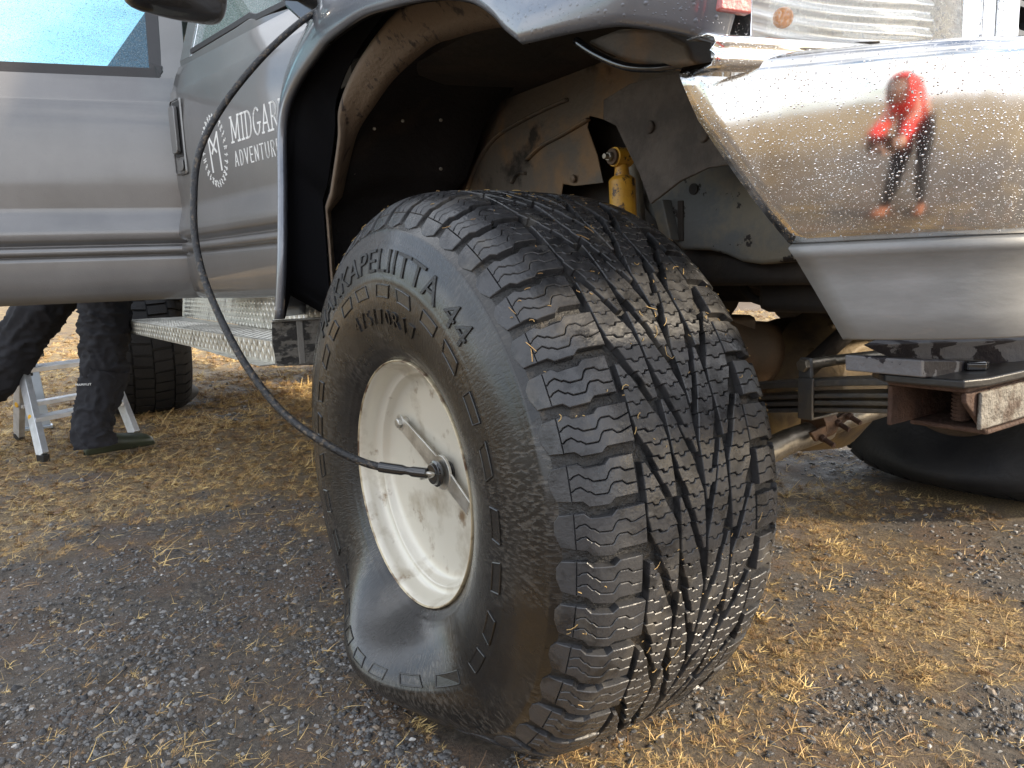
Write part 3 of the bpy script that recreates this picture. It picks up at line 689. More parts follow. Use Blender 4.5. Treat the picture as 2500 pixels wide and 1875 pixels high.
# ------------------------------------------------------------------ flare and wheel arch
def pline(pts, n=6): return catmull(pts, n)
E0 = [(-0.761, 0.000, 0.727), (-0.734, 0.012, 0.878), (-0.740, 0.030, 1.054), (-0.738, 0.045, 1.227), (-0.644, 0.050, 1.302), (-0.451, 0.045, 1.339), (-0.363, 0.040, 1.345), (-0.168, 0.030, 1.334), (-0.007, 0.020, 1.304), (0.099, 0.015, 1.281), (0.194, 0.010, 1.255), (0.283, 0.005, 1.222), (0.348, 0.000, 1.183), (0.377, 0.000, 1.157), (0.412, 0.000, 1.132)]
E1 = [(0.412, 0.000, 1.132), (0.472, 0.003, 1.125), (0.516, 0.008, 1.120), (0.572, 0.020, 1.113), (0.599, 0.035, 1.106), (0.635, 0.060, 1.093), (0.660, 0.085, 1.081), (0.669, 0.110, 1.073)]
rear = pline(E0, 6); front = pline(E1, 5)
edge_ = rear + front[1:]
ctr = Vector((-.05, 0, .47))
def flare_rows():
    rows = [[] for _ in range(9)]
    n = len(edge_)
    for i, p in enumerate(edge_):
        f = i/(n-1)
        rad = Vector((p.x-ctr.x, 0, p.z-ctr.z)).normalized()
        if i < 8: rad = (rad*(i/8) + Vector((-1, 0, .0))*(1-i/8)).normalized()
        late = max(0, (f-.62)/.38)
        if late > 0:
            rad = (rad*(1-late) + Vector((.25, 0, 1))*late).normalized()
        W = .085 + .05*min(1, max(0, (f-.08)/.3))
        top = .20
        prof_ = [(0.0, .016, -.012), (-.003, .006, -.008), (0, 0, 0), (.010, -.004, 0), (W*.55, .006, 0), (W, .022, 0), (W+.05, .06, 0), (W+.10, .12, 0), (W+.13, .20, 0)]
        for k, (rr_, yy, dz) in enumerate(prof_):
            rows[k].append(p + rad*rr_ + Vector((0, yy, 0)) - rad*dz*-1*0)
    return rows
fl = T(grid_obj('fender_flare', flare_rows(), M['paint_dark'], thick=.003)); fl['label'] = 'dark glossy fender flare beaded with rain'
# inside of the flare: deep black return and bottom closing face
def arch_pts(y, rad, a0, a1, n=40, cz=.47, cx=.0, sx=1.0):
    return [Vector((cx + rad*math.cos(a)*sx, y, cz + rad*math.sin(a))) for a in [a0 + (a1-a0)*i/(n-1) for i in range(n)]]
A_ = [(-0.596, 0.115, 1.035), (-0.520, 0.115, 1.154), (-0.497, 0.115, 1.224), (-0.387, 0.115, 1.289), (-0.213, 0.115, 1.337), (-0.083, 0.115, 1.344), (0.069, 0.115, 1.327), (0.225, 0.115, 1.264), (0.320, 0.115, 1.189)]
B_ = [(-0.672, 0.170, 1.044), (-0.586, 0.170, 1.145), (-0.530, 0.170, 1.192), (-0.434, 0.170, 1.228), (-0.315, 0.170, 1.265), (-0.148, 0.170, 1.287), (-0.050, 0.170, 1.280), (0.116, 0.170, 1.255), (0.259, 0.170, 1.209)]
la = pline(A_, 8); lb = pline(B_, 8)
def down(pts, z, n=5, dx=-.0):
    p = pts[0]; return [Vector((p.x+dx, p.y, z + (p.z-z)*i/n)) for i in range(n)] + pts
la = down(la, .74, n=10, dx=-.04); lb = down(lb, .74, n=10, dx=-.09)
mid = [a.lerp(b, .5) + Vector((0, 0, .0)) for a, b in zip(la, lb)]
lip = T(grid_obj('arch_lip', [[p + Vector((-.012, 0, .012)) for p in la], la, [a.lerp(b, .33) for a, b in zip(la, lb)], [a.lerp(b, .66) for a, b in zip(la, lb)], lb, [p + Vector((-.02, .005, .015)) for p in lb]], M['mudlip'], thick=.003)); lip['label'] = 'mud-streaked inner lip of the wheel arch'
# flare return between outer edge and the lip
fe = edge_[:len(rear)]
def resamp(pts, n):
    d = [0]
    for a, b in zip(pts, pts[1:]): d.append(d[-1] + (b-a).length)
    out = []
    for i in range(n):
        t = d[-1]*i/(n-1); k = max(j for j in range(len(d)) if d[j] <= t+1e-9); k = min(k, len(pts)-2); u = (t-d[k])/(d[k+1]-d[k]+1e-12); out.append(pts[k].lerp(pts[k+1], u))
    return out
n_ = 60; re_ = resamp([p + Vector((0, .006, 0)) for p in fe], n_); ra = resamp([p + Vector((-.03, 0, .03)) for p in down(la, .70, dx=-.03)], n_)
rows = [[p for p in re_], [p + Vector((-.004, .014, 0)) for p in re_], [p.lerp(q, .5) + Vector((-.10*(1-i/n_), 0, .06)) for i, (p, q) in enumerate(zip(re_, ra))], ra]
o = T(grid_obj('flare_lining', rows, M['liner_black'], thick=.003))
# felt liner from the lip to the inner wing
lc = [p + Vector((-.02, 0, .01)) for p in down(lb, .66, dx=-.06)]; C_ = []
for i, p in enumerate(lc):
    C_.append(Vector((p.x*1.02, .46, p.z + .05)))
felt = T(grid_obj('arch_liner', [lc, [p.lerp(q, .35)+Vector((-.01, 0, .02)) for p, q in zip(lc, C_)], [p.lerp(q, .7)+Vector((-.01, 0, .02)) for p, q in zip(lc, C_)], C_, [Vector((q.x*.93, .55, q.z-.0)) for q in C_]], M['liner'], thick=.003)); felt['label'] = 'black felt wheel arch liner held by screws'
for px in ((-0.530, 0.210, 1.198), (-0.461, 0.240, 1.282), (-0.678, 0.210, 1.109), (-0.363, 0.300, 1.083), (-0.351, 0.300, 1.193), (-0.471, 0.260, 1.210)):
    p = Vector(px); b = MB(); ax = Vector((.9, -.25, -.3)).normalized(); b.hexbolt(p+ax*.010, ax, .0042, .003); T2(b.build('screw', M['steel']), felt)
# inner wing wall
def quadpanel(name, poly, m_, d=(0, .004, 0), lab=None, bev=.002, parent=None):
    b = MB(); b.prism([Vector(p) for p in poly], d); o = b.build(name, m_, bevel=bev)
    if parent: T2(o, parent)
    else: T(o)
    if lab: o['label'] = lab
    return o
wing = quadpanel('inner_wing', [(-1.229, 0.600, 1.022), (-1.039, 0.600, 1.235), (-0.927, 0.600, 1.361), (-0.758, 0.600, 1.434), (-0.576, 0.600, 1.454), (-0.280, 0.600, 1.421), (0.147, 0.600, 1.304), (0.145, 0.600, 1.087), (-0.043, 0.600, 1.138), (-0.085, 0.600, 1.164), (-0.160, 0.600, 1.190), (-0.168, 0.600, 1.165), (-0.133, 0.600, 1.095), (-0.115, 0.600, 1.029), (-0.223, 0.600, 1.034), (-0.269, 0.600, 1.044), (-0.304, 0.600, 0.928)], M['mudwall'], lab='mud-caked inner wing wall with pressed ribs')
for pts in ([(-0.743, 0.595, 1.061), (-0.668, 0.595, 1.147), (-0.568, 0.595, 1.203), (-0.447, 0.595, 1.225), (-0.321, 0.595, 1.237), (-0.235, 0.595, 1.242)], [(-0.414, 0.595, 1.124), (-0.346, 0.595, 1.149), (-0.257, 0.595, 1.163), (-0.158, 0.595, 1.181)], [(-0.491, 0.595, 1.073), (-0.460, 0.595, 1.094), (-0.423, 0.595, 1.091)]):
    b = MB(); b.tube(catmull(pts, 6), .009, 8, flat=.5); T2(b.build('pressed_rib', M['mudwall'], smooth=True), wing)
for p in ((-0.217, 0.594, 1.051), (-0.485, 0.594, 1.031), (-0.404, 0.594, 1.024)):
    b = MB(); b.tube([Vector(p), Vector(p)+Vector((0, -.006, 0))], [.010, .008], 14); T2(b.build('rivet', M['mudwall'], smooth=True), wing)
# dark space behind the wing and engine block
b = MB(); b.box((-.95, .70, .78), (.42, 1.60, 1.45)); T(b.build('engine_bay', M['under'], bevel=.02))
b = MB(); b.box((-.92, .22, 1.30), (.60, 1.0, 1.34)); b.box((-1.0, .2, .80), (-.92, 1.0, 1.5)); T(b.build('wheelhouse', M['under']))
# rubber flap
flap = quadpanel('rubber_flap', [(0.006, 0.500, 1.184), (0.088, 0.500, 1.199), (0.239, 0.500, 1.191), (0.408, 0.500, 1.015), (0.369, 0.500, 1.003), (0.295, 0.500, 1.005), (0.226, 0.500, 0.990), (0.143, 0.500, 0.954), (0.112, 0.500, 1.018), (0.074, 0.500, 1.076), (0.044, 0.500, 1.124), (0.004, 0.500, 1.144)], M['flap'], (0, .008, 0), 'cracked brown rubber flap above the frame rail')
for p in ((0.147, 0.498, 1.103), (0.286, 0.498, 1.064)): b = MB(); b.tube([Vector(p), Vector(p)+Vector((0, -.005, 0))], [.013, .011], 16); T2(b.build('stud', M['flap'], smooth=True), flap)
# frame rail with slot
fr_pts = [(-0.049, 0.660, 0.970), (-0.032, 0.660, 1.058), (0.347, 0.660, 1.033), (0.450, 0.660, 0.829), (0.412, 0.660, 0.827), (0.351, 0.660, 0.827), (0.286, 0.660, 0.824), (0.240, 0.660, 0.831), (0.198, 0.660, 0.847), (0.154, 0.660, 0.858), (0.074, 0.660, 0.863), (0.018, 0.660, 0.907)]
rail = quadpanel('frame_rail', fr_pts, M['frame'], (0, .09, 0), 'grey frame rail with flaking paint', .010)
b = MB(); q = [(0.070, 0.655, 0.971), (0.085, 0.655, 0.970), (0.085, 0.655, 0.882), (0.069, 0.655, 0.883)]; b.prism([Vector(p) for p in q], (0, .012, 0)); T2(b.build('slot', M['under'], bevel=.002), rail)
b = MB(); p = Vector((0.115, 0.656, 0.991)); b.tube([p, p+Vector((0, .01, 0))], .012, 16); T2(b.build('hole', M['under']), rail)
b = MB(); b.tube([Vector((-0.038, 0.640, 0.889)), Vector((-0.042, 0.640, 0.975)), Vector((-0.057, 0.640, 1.091))], .018, 10); b.prism([Vector(p) for p in ((0.012, 0.630, 0.969), (0.048, 0.630, 0.976), (0.075, 0.630, 0.883), (0.040, 0.630, 0.895))], (0, .03, 0)); T(b.build('spring_tower', M['frame'], bevel=.004))
# bumper mounting bracket behind the flare end
b = MB(); b.prism([Vector(p) for p in ((0.352, 0.160, 1.168), (0.424, 0.160, 1.166), (0.506, 0.160, 1.144), (0.556, 0.160, 1.114), (0.571, 0.160, 1.082), (0.523, 0.160, 1.092), (0.451, 0.160, 1.113), (0.393, 0.160, 1.143))], (0, .12, 0)); T(b.build('fender_bracket', M['mudwall'], bevel=.008))
b = MB(); b.tube(catmull([(0.347, 0.150, 1.168), (0.394, 0.150, 1.137), (0.453, 0.150, 1.107), (0.505, 0.160, 1.093), (0.529, 0.180, 1.094), (0.535, 0.200, 1.086)], 6), .006, 10); T(b.build('arch_cable', M['gloss_black'], smooth=True))
b = MB(); b.prism([Vector(p) for p in ((0.491, 0.220, 1.101), (0.500, 0.220, 1.119), (0.737, 0.300, 1.086), (0.739, 0.300, 1.026))], (-.02, .03, 0)); T(b.build('bumper_gap_panel', M['mudwall']))

# ------------------------------------------------------------------ shock absorber
M['axle_pale'] = mat('dull_ochre', (.30, .225, .11), .55, vary=(.14, .10, .055), vscale=12)
def shock():
    top = Vector((0.005, 0.550, 1.068)); ax = Vector((.012, 0.02, -1)).normalized()
    b = MB(); b.tube([top+ax*.040, top+ax*.046, top+ax*.050, top+ax*.30], [.020, .0275, .0295, .0295], 24); o = T(b.build('shock_absorber', M['yellow'], smooth=True, bevel=.001)); o['label'] = 'yellow shock absorber speckled with mud'
    b = MB(); b.tube([top+Vector((0, -.022, 0)), top+Vector((0, .022, 0))], .021, 22); b.tube([top, top+ax*.045], [.012, .018], 14); T2(b.build('eye', M['yellow'], bevel=.002), o)
    b = MB(); b.tube([top+Vector((0, -.030, 0)), top+Vector((0, -.022, 0))], .0175, 20); T2(b.build('bushing', M['brown'], bevel=.002), o)
    b = MB(); b.hexbolt(top+Vector((0, -.030, 0)), (0, -1, 0), .011, .010); b.tube([top+Vector((0, -.038, 0)), top+Vector((0, -.050, 0))], .006, 12); T2(b.build('bolt', M['steel'], bevel=.001), o)
shock()

# ------------------------------------------------------------------ axle, diff, springs, steering
b = MB(); b.tube([(0, .45, .455), (0, .95, .455)], [.055, .048], 24); b.tube([(0, 1.45, .455), (0, 2.1, .455)], .048, 24); T(b.build('axle_tube', M['axle'], smooth=True, bevel=.003))
def diff():
    bm = bmesh.new(); bmesh.ops.create_uvsphere(bm, u_segments=32, v_segments=20, radius=1)
    for v in bm.verts:
        k = 1 + .05*mnoise.noise(v.co*3)
        v.co = Vector((v.co.x*.19*k, v.co.y*.20*k, v.co.z*.175*k))
    me = bpy.data.meshes.new('differential'); bm.to_mesh(me); bm.free(); me.polygons.foreach_set('use_smooth', [True]*len(me.polygons)); me.materials.append(M['brown'])
    o = bpy.data.objects.new('differential', me); o.location = (-.02, 1.22, .50); COL.objects.link(o); T(o); o['label'] = 'mud-brown differential housing of the front axle'
    b = MB(); b.tube([(.03, 1.22, .50), (.12, 1.22, .50), (.19, 1.22, .505)], [.20, .175, .10], 28)
    for a in range(10): b.hexbolt((.10+.0, 1.22+.165*math.cos(a*.628), .50+.165*math.sin(a*.628)), (1, 0, 0), .012, .03)
    q = b.build('cover', M['axle'], bevel=.006); T2(q, o); q.matrix_parent_inverse = Matrix.Translation((.02, -1.22, -.50))
diff()
b = MB(); b.tube([(.02, .75, .66), (.0, .95, .60), (-.06, 1.12, .56)], [.07, .085, .11], 18); b.box((-.12, .70, .62), (.06, .95, .70)); T(b.build('knuckle_casting', M['brown'], bevel=.015))
b = MB(); b.tube([(-.3, 1.62, .80), (.25, 1.62, .78)], .19, 28); b.box((-.5, 1.1, .72), (.35, 1.9, .80)); b.tube([(-.3, .98, .80), (-.1, .98, .78)], .13, 20); T(b.build('engine_sump', M['under'], bevel=.02))
def spring():
    A = Vector((0.282, 0.640, 0.574)); Bp = Vector((0.623, 0.620, 0.625)); o0 = None
    b = MB()
    leaves = []
    for i in range(4):
        b = MB(); dz = -.0125*i*1.05 - .004
        pts = [A.lerp(Bp, t) + Vector((0, 0, dz + (.010 if i == 0 else 0)*1 + .012*(t-.4)**2*(-1))) for t in (-.8, -.4, 0, .25, .5, .75, 1, 1.05)]
        hw = .034; th = (.0085 if i else .012); vs = []; k = len(pts)
        for p in pts: vs += [p+Vector((0, -hw, -th/2)), p+Vector((0, hw, -th/2)), p+Vector((0, hw, th/2)), p+Vector((0, -hw, th/2))]
        fs = [tuple(4*j+c for c in q) for j in range(k-1) for q in ((0, 4, 5, 1), (1, 5, 6, 2), (2, 6, 7, 3), (3, 7, 4, 0))] + [(0, 1, 2, 3), (4*k-1, 4*k-2, 4*k-3, 4*k-4)]
        b.add(vs, fs); leaves.append(b.build('leaf', M['spring'], bevel=.0025))
    root = T(MB().box((A.x-.5, .62, A.z-.005), (A.x-.3, .68, A.z+.005)).build('leaf_spring', M['spring'], bevel=.001)); root['label'] = 'leaf spring pack running forward from the axle'
    for l_ in leaves: T2(l_, root)
    m_ = A.lerp(Bp, .48); b = MB(); b.box((m_.x-.016, m_.y-.042, m_.z-.058), (m_.x+.016, m_.y-.036, m_.z+.018)); b.box((m_.x-.016, m_.y-.042, m_.z-.060), (m_.x+.016, m_.y+.042, m_.z-.054)); b.prism([m_+Vector((-.014, -.044, .018)), m_+Vector((.014, -.044, .018)), m_+Vector((.012, -.044, .055)), m_+Vector((-.012, -.044, .055))], (0, .008, 0))
    T2(b.build('spring_clamp', M['spring'], bevel=.003), root)
    b = MB(); b.hexbolt(m_+Vector((0, -.044, .042)), (0, -1, 0), .013, .010); b.tube([m_+Vector((0, -.03, .042)), m_+Vector((.02, .02, .046)), m_+Vector((.14, .06, .066))], .010, 12); T2(b.build('clamp_bolt', M['steel'], bevel=.001), root)
    b = MB(); b.tube([m_+Vector((.14, .045, .055)), m_+Vector((.14, .075, .08))], .017, 16); b.tube([m_+Vector((.15, .06, .01)), m_+Vector((.15, .06, .05))], .014, 16); T2(b.build('link_bush', M['spring'], bevel=.003), root)
spring()
b = MB(); b.tube([Vector((0.300, 0.649, 0.433)), Vector((0.300, 0.740, 0.448)), Vector((0.310, 0.865, 0.461))], .027, 20); tr_ = T(b.build('tie_rod', M['steel'], smooth=True, bevel=.002)); tr_['label'] = 'worn grey steering tie rod'
b = MB(); b.tube([Vector((0.310, 0.848, 0.463)), Vector((0.320, 1.001, 0.478)), Vector((0.330, 1.244, 0.492))], .0225, 20); T2(b.build('rod_sleeve', M['steel'], smooth=True), tr_)
def clamp():
    b = MB(); p = Vector((0.340, 0.835, 0.480)); ax = (Vector((0.320, 1.001, 0.478))-Vector((0.300, 0.740, 0.448))).normalized()
    b.tube([p-ax*.03+Vector((-.02, 0, 0)), p+ax*.01+Vector((-.02, 0, 0))], .034, 20)
    b.prism([Vector(q) for q in ((0.350, 0.772, 0.451), (0.350, 0.750, 0.474), (0.350, 0.812, 0.482), (0.350, 0.878, 0.501), (0.350, 0.893, 0.483), (0.350, 0.829, 0.467))], (-.008, 0, 0))
    T2(b.build('rod_clamp', M['rust_plate'], bevel=.002), tr_)
    for q in ((0.352, 0.785, 0.459), (0.352, 0.838, 0.484), (0.352, 0.879, 0.493)):
        b = MB(); q = Vector(q); b.hexbolt(q, (1, -.1, -.3), .009, .009); b.tube([q, q+Vector((.032, -.004, -.012))], .0055, 10); T2(b.build('clamp_bolt', M['rust'], bevel=.001), tr_)
clamp()
b = MB(); b.tube([Vector((0.120, 0.907, 0.449)), Vector((0.120, 1.103, 0.466)), Vector((0.140, 1.214, 0.495))], [.045, .042, .03], 20); T(b.build('axle_arm', M['axle_pale'], smooth=True))
b = MB(); b.tube([Vector((0.200, 0.945, 0.572)), Vector((0.250, 1.087, 0.684)), Vector((0.270, 1.130, 0.715))], .022, 12); T(b.build('drag_link', M['under'], smooth=True))
b = MB(); b.tube(catmull([(0.113, 0.800, 0.838), (0.153, 0.800, 0.753), (0.237, 0.820, 0.742), (0.291, 0.840, 0.781), (0.322, 0.840, 0.829)], 6), .010, 8); b.tube(catmull([(0.031, 0.850, 0.840), (0.073, 0.850, 0.794), (0.153, 0.900, 0.764), (0.226, 0.900, 0.800)], 6), .008, 8); T(b.build('brake_hose', M['under'], smooth=True))
b = MB(); b.box((-.35, .80, .86), (.62, 1.10, 1.05)); b.tube([(-.35, .95, .80), (.55, .95, .80)], .07, 16); b.box((.20, .76, .72), (.42, .95, .92)); T(b.build('steering_box', M['under'], bevel=.02))

# ------------------------------------------------------------------ bumper
BPL = [(.585, .090), (.640, .114), (.70, .141), (.755, .168), (.81, .198), (.862, .234), (.905, .280), (.935, .34), (.955, .43), (.965, .60), (.975, 1.2)]
BPL = BPL + [(x, 2.4-y) for x, y in BPL[-2::-1]]
bp = [Vector((x, y, 0)) for x, y in BPL]; bp = catmull(bp, 6)
def bumper_rows(zs, offs, ztop_fn):
    n = len(bp); rows = []
    tan = [(bp[min(i+1, n-1)]-bp[max(i-1, 0)]).normalized() for i in range(n)]
    nor = [Vector((t.y, -t.x, 0)) for t in tan]
    for z, o in zip(zs, offs): rows.append([p + nor[i]*o + Vector((0, 0, ztop_fn(p, z))) for i, p in enumerate(bp)])
    return rows
def cut(rows, zlim):
    """slant the two ends: slide the end points along the plan curve"""
    return rows
zs = [1.068, 1.064, 1.055, 1.04, 1.02, 1.0, .98, .96, .94, .92, .90, .88, .862, .851, .846]
def tilt(q): return float(np.interp(q, [.846, .852, .917, .975, 1.012, 1.06], [22, 20.5, 9.8, 6.6, 3.0, -2.0]))
def off(z): return -sum(math.tan(R(tilt(q)))*.001 for q in np.arange(z, 1.06, .001))
offs = [-.030, -.010] + [off(z) for z in zs[2:-1]] + [off(.85)-.008]
rows = bumper_rows(zs, offs, lambda p, z: z - .020*min(1, max(0, (p.x-.66)/.24))*(z-1.0)/.068 if z > 1.0 else z)
# slanted end: parametric start index by height
def slant(rows, x_at):
    out = []
    for r_ in rows:
        z = r_[len(r_)//2].z; x0 = x_at(z); n = len(r_)
        k = next(i for i in range(n) if r_[i].x >= x0); a, c = r_[max(k-1, 0)], r_[k]; t = (x0-a.x)/(c.x-a.x+1e-9) if k else 0; st = a.lerp(c, min(max(t, 0), 1))
        pts = [st] + r_[k:n//2+1]; h = resamp(pts, 46); mirr = [Vector((p.x, 2.4-p.y, p.z)) for p in h[::-1]]; out.append(h + mirr[1:])
    return out
XA = lambda z: float(np.interp(z, [.73, .846, 1.05, 1.07], [.762, .706, .598, .588]))
bump = T(grid_obj('front_bumper', slant(rows, XA), M['chrome'], thick=.004)); bump['label'] = 'wet polished chrome front bumper with a slanted end'
zl = [.848, .843, .8425, .832, .831, .800, .765, .737, .736, .733]; ol = [off(.85)-.006, off(.85)+.005, off(.85)+.007, off(.85)+.004, off(.85)+.003, off(.85)+.002, off(.85)+.001, off(.85)+.0, off(.85)-.001, off(.85)-.05]
val = T(grid_obj('bumper_valance', slant(bumper_rows(zl, ol, lambda p, z: z), XA), M['silver'], thick=.004)); val['label'] = 'scuffed silver valance below the chrome'
# raindrops standing on the chrome
def drops():
    v = []; f = []; r_ = random.Random(9); rows_ = slant(rows, XA)
    for k in range(1500):
        i = r_.uniform(2, len(zs)-2.01); j = r_.uniform(.2, 44); a = rows_[int(i)][int(j)]; b_ = rows_[int(i)+1][int(j)]; c = rows_[int(i)][int(j)+1]
        p = a + (b_-a)*(i % 1) + (c-a)*(j % 1); n = (c-a).cross(b_-a).normalized()
        if n.dot(Vector((.5, -.85, 0))) < 0: n = -n
        rad = .00035 + .0010*r_.random()**3.0
        t1 = (c-a).normalized(); t2 = n.cross(t1); b0 = len(v); el = 1+.5*r_.random()
        p = p + n*.002
        for q in range(8): an = q*math.pi/4; v.append(tuple(p + t1*rad*math.cos(an) + t2*rad*el*math.sin(an)))
        for q in range(8): an = q*math.pi/4; v.append(tuple(p + (t1*rad*math.cos(an) + t2*rad*el*math.sin(an))*.62 + n*rad*.5))
        v.append(tuple(p + n*rad*.72))
        f += [(b0+q, b0+(q+1) % 8, b0+8+(q+1) % 8, b0+8+q) for q in range(8)] + [(b0+8+q, b0+8+(q+1) % 8, b0+16) for q in range(8)]
    o = mesh_obj('raindrops', v, f, M['drop'], smooth=True); o['kind'] = 'stuff'; T2(o, bump)
M['drop'] = mat('water_drop', (.95, .96, .97), .03, 0, 1.0); M['drop'].node_tree.nodes['Principled BSDF'].inputs['Transmission Weight'].default_value = .85
drops()
# underside items: worn black tray, cross member, square receiver
tray = quadpanel('underbody_tray', [(0.726, 0.300, 0.718), (0.729, 0.320, 0.710), (0.754, 0.360, 0.687), (0.814, 0.550, 0.666), (0.866, 0.700, 0.655), (0.863, 0.700, 0.698), (0.832, 0.500, 0.713)], M['patchy'], (-.05, .15, 0), 'underbody tray with flaking grey paint')
b = MB(); b.prism([Vector(p) for p in ((0.800, 0.304, 0.703), (0.800, 0.419, 0.691), (0.800, 0.586, 0.661), (0.800, 0.917, 0.615), (0.800, 0.921, 0.591), (0.800, 0.588, 0.646), (0.800, 0.306, 0.682))], (-.10, 0, 0)); T(b.build('cross_plate', M['patchy'], bevel=.002))
def receiver():
    c0 = Vector((0.800, 0.325, 0.647)); o0 = MB()
    # square tube lying across the truck, open end towards the wheel, walls 6 mm
    y0 = .345; y1 = 1.6; xa, xb = .735, .835; za, zb = .600, .668
    b = MB(); t = .007
    b.box((xa, y0, zb-t), (xb, y1, zb)); b.box((xa, y0+.06, za), (xb, y1, za+t)); b.box((xa, y0+.002, za+t), (xa+t, y1, zb-t)); b.box((xb-t, y0+.06, za+t), (xb, y1, zb-t))
    b.prism([(xb-t, y0+.06, za), (xb-t, y0+.06, zb-t), (xb-t, y0+.0, zb-t), (xb-t, y0+.0, zb-t-.012)], (t, 0, 0))
    o = T(b.build('receiver_tube', M['rust'], bevel=.003)); o['label'] = 'rusty open-ended square tube under the bumper'
    b = MB(); b.prism([(.70, .40, .6685), (.715, .345, .6685), (.745, .322, .6685), (.838, .330, .6685), (.850, .37, .6685), (.862, 1.3, .6685), (.70, 1.3, .6685)], (0, 0, .011)); T2(b.build('top_plate', M['black'], bevel=.003), o)
    b = MB(); b.tube([(.79, .43, .61), (.79, .43, .668)], .010, 14); [b.tube([(.79, .43, .612+.005*i), (.79, .43, .6145+.005*i)], .0118, 14) for i in range(10)]; T2(b.build('threaded_bolt', M['rust'], smooth=False), o)
    b = MB(); b.hexbolt((.80, .43, .6795), (0, 0, 1), .022, .012); T2(b.build('bolt_head', M['gloss_black'], bevel=.002), o)
    b = MB(); b.box((.836, .37, .612), (.842, 1.5, .66)); T2(b.build('front_plate', M['patchy2'], bevel=.003), o)
M['patchy2'] = mat('flaking_zinc', (.20, .185, .16), .6, .3, vary=(.08, .055, .04), vscale=26, vlo=.48, vhi=.6, bump=1, bscale=60)
receiver()
# ------------------------------------------------------------------ head lamp, grille
def headlamp():
    hx = lambda y: .66 + .10*min(1, max(0, (y-.05)/.35))
    z0, z1 = 1.074, 1.34
    b = MB()
    rows = []
    for z, dx in ((z0-.030, -.02), (z0-.026, .006), (z0-.016, .012), (z0-.010, .004), (z0-.004, .012), (z0+.003, .010), (z0+.008, 0), (z0+.010, -.03)):
        rows.append([Vector((hx(y)+dx, y, z)) for y in np.linspace(.075, .50, 20)])
    o = T(grid_obj('headlight', rows, M['chrome_trim'], thick=.003)); o['label'] = 'clear headlight with amber bulb and red side marker'
    # reflector bowl with horizontal flutes
    rows = []
    for k in range(70):
        z = z0 + .01 + (z1-z0)*k/69
        rows.append([Vector((hx(y) - .055 + .0028*math.sin(z*330 + y*14) + .09*((y-.28)/.2)**2*.5, y, z)) for y in np.linspace(.135, .43, 90)])
    T2(grid_obj('reflector', rows, M['reflector']), o)
    b = MB(); b.box((hx(.43)-.05, .430, z0), (hx(.43)+.010, .475, z1)); T2(b.build('lamp_side', M['chrome_trim'], bevel=.004), o)
    b = MB(); b.box((hx(.12)-.06, .1345, z0), (hx(.12)+.0, .1375, z1)); T2(b.build('divider', M['chrome_trim'], bevel=.002), o)
    b = MB(); vs = [Vector((hx(y)+.008, y, z)) for y, z in ((.085, z0+.032), (.125, z0+.030), (.125, z1), (.085, z1))]; b.prism(vs, (-.012, 0, 0)); T2(b.build('side_marker', M['redlens'], bevel=.003), o)
    bm = bmesh.new(); bmesh.ops.create_uvsphere(bm, u_segments=20, v_segments=14, radius=.012); me = bpy.data.meshes.new('amber_bulb'); bm.to_mesh(me); bm.free(); me.materials.append(M['amber']); me.polygons.foreach_set('use_smooth', [True]*len(me.polygons))
    q = bpy.data.objects.new('amber_bulb', me); COL.objects.link(q); q.location = (0.685, 0.185, 1.110); T2(q, o)
    rows = [[Vector((hx(y)+.012+.012*math.sin(math.pi*(z-z0)/(z1-z0)), y, z)) for y in np.linspace(.137, .44, 18)] for z in np.linspace(z0+.008, z1, 8)]
    T2(grid_obj('lens', rows, M['lens'], thick=.0), o)
M['chrome_trim'] = mat('bright_trim', (.85, .85, .85), .10, .95, drops=.5, dscale=160)
M['reflector'] = mat('lamp_reflector', (.95, .95, .93), .25, .55)
headlamp()
def grille():
    b = MB(); b.box((.70, .475, 1.07), (.775, .505, 1.5)); b.box((.70, .508, 1.07), (.785, .548, 1.5)); o = T(b.build('grille', M['chrome_trim'], bevel=.004)); o['label'] = 'bright grille surround with dark honeycomb mesh'
    b = MB(); b.box((.66, .548, 1.05), (.68, 1.85, 1.5)); T2(b.build('grille_backing', M['under']), o)
    r = .022; cell = []
    for i in range(26):
        for j in range(7):
            cy = .57 + i*r*1.5*1.0; cz = 1.09 + j*r*math.sqrt(3) + (r*.866 if i % 2 else 0)
            b = MB(); ou = [Vector((.765, cy+r*math.cos(k*math.pi/3), cz+r*math.sin(k*math.pi/3))) for k in range(6)]; inn = [Vector((.765, cy+r*.8*math.cos(k*math.pi/3), cz+r*.8*math.sin(k*math.pi/3))) for k in range(6)]; ib = [p+Vector((-.03, 0, 0)) for p in inn]
            b.add(ou+inn+ib, [(k, (k+1) % 6, 6+(k+1) % 6, 6+k) for k in range(6)] + [(6+k, 6+(k+1) % 6, 12+(k+1) % 6, 12+k) for k in range(6)])
            T2(b.build('mesh_cell', M['black']), o)
grille()


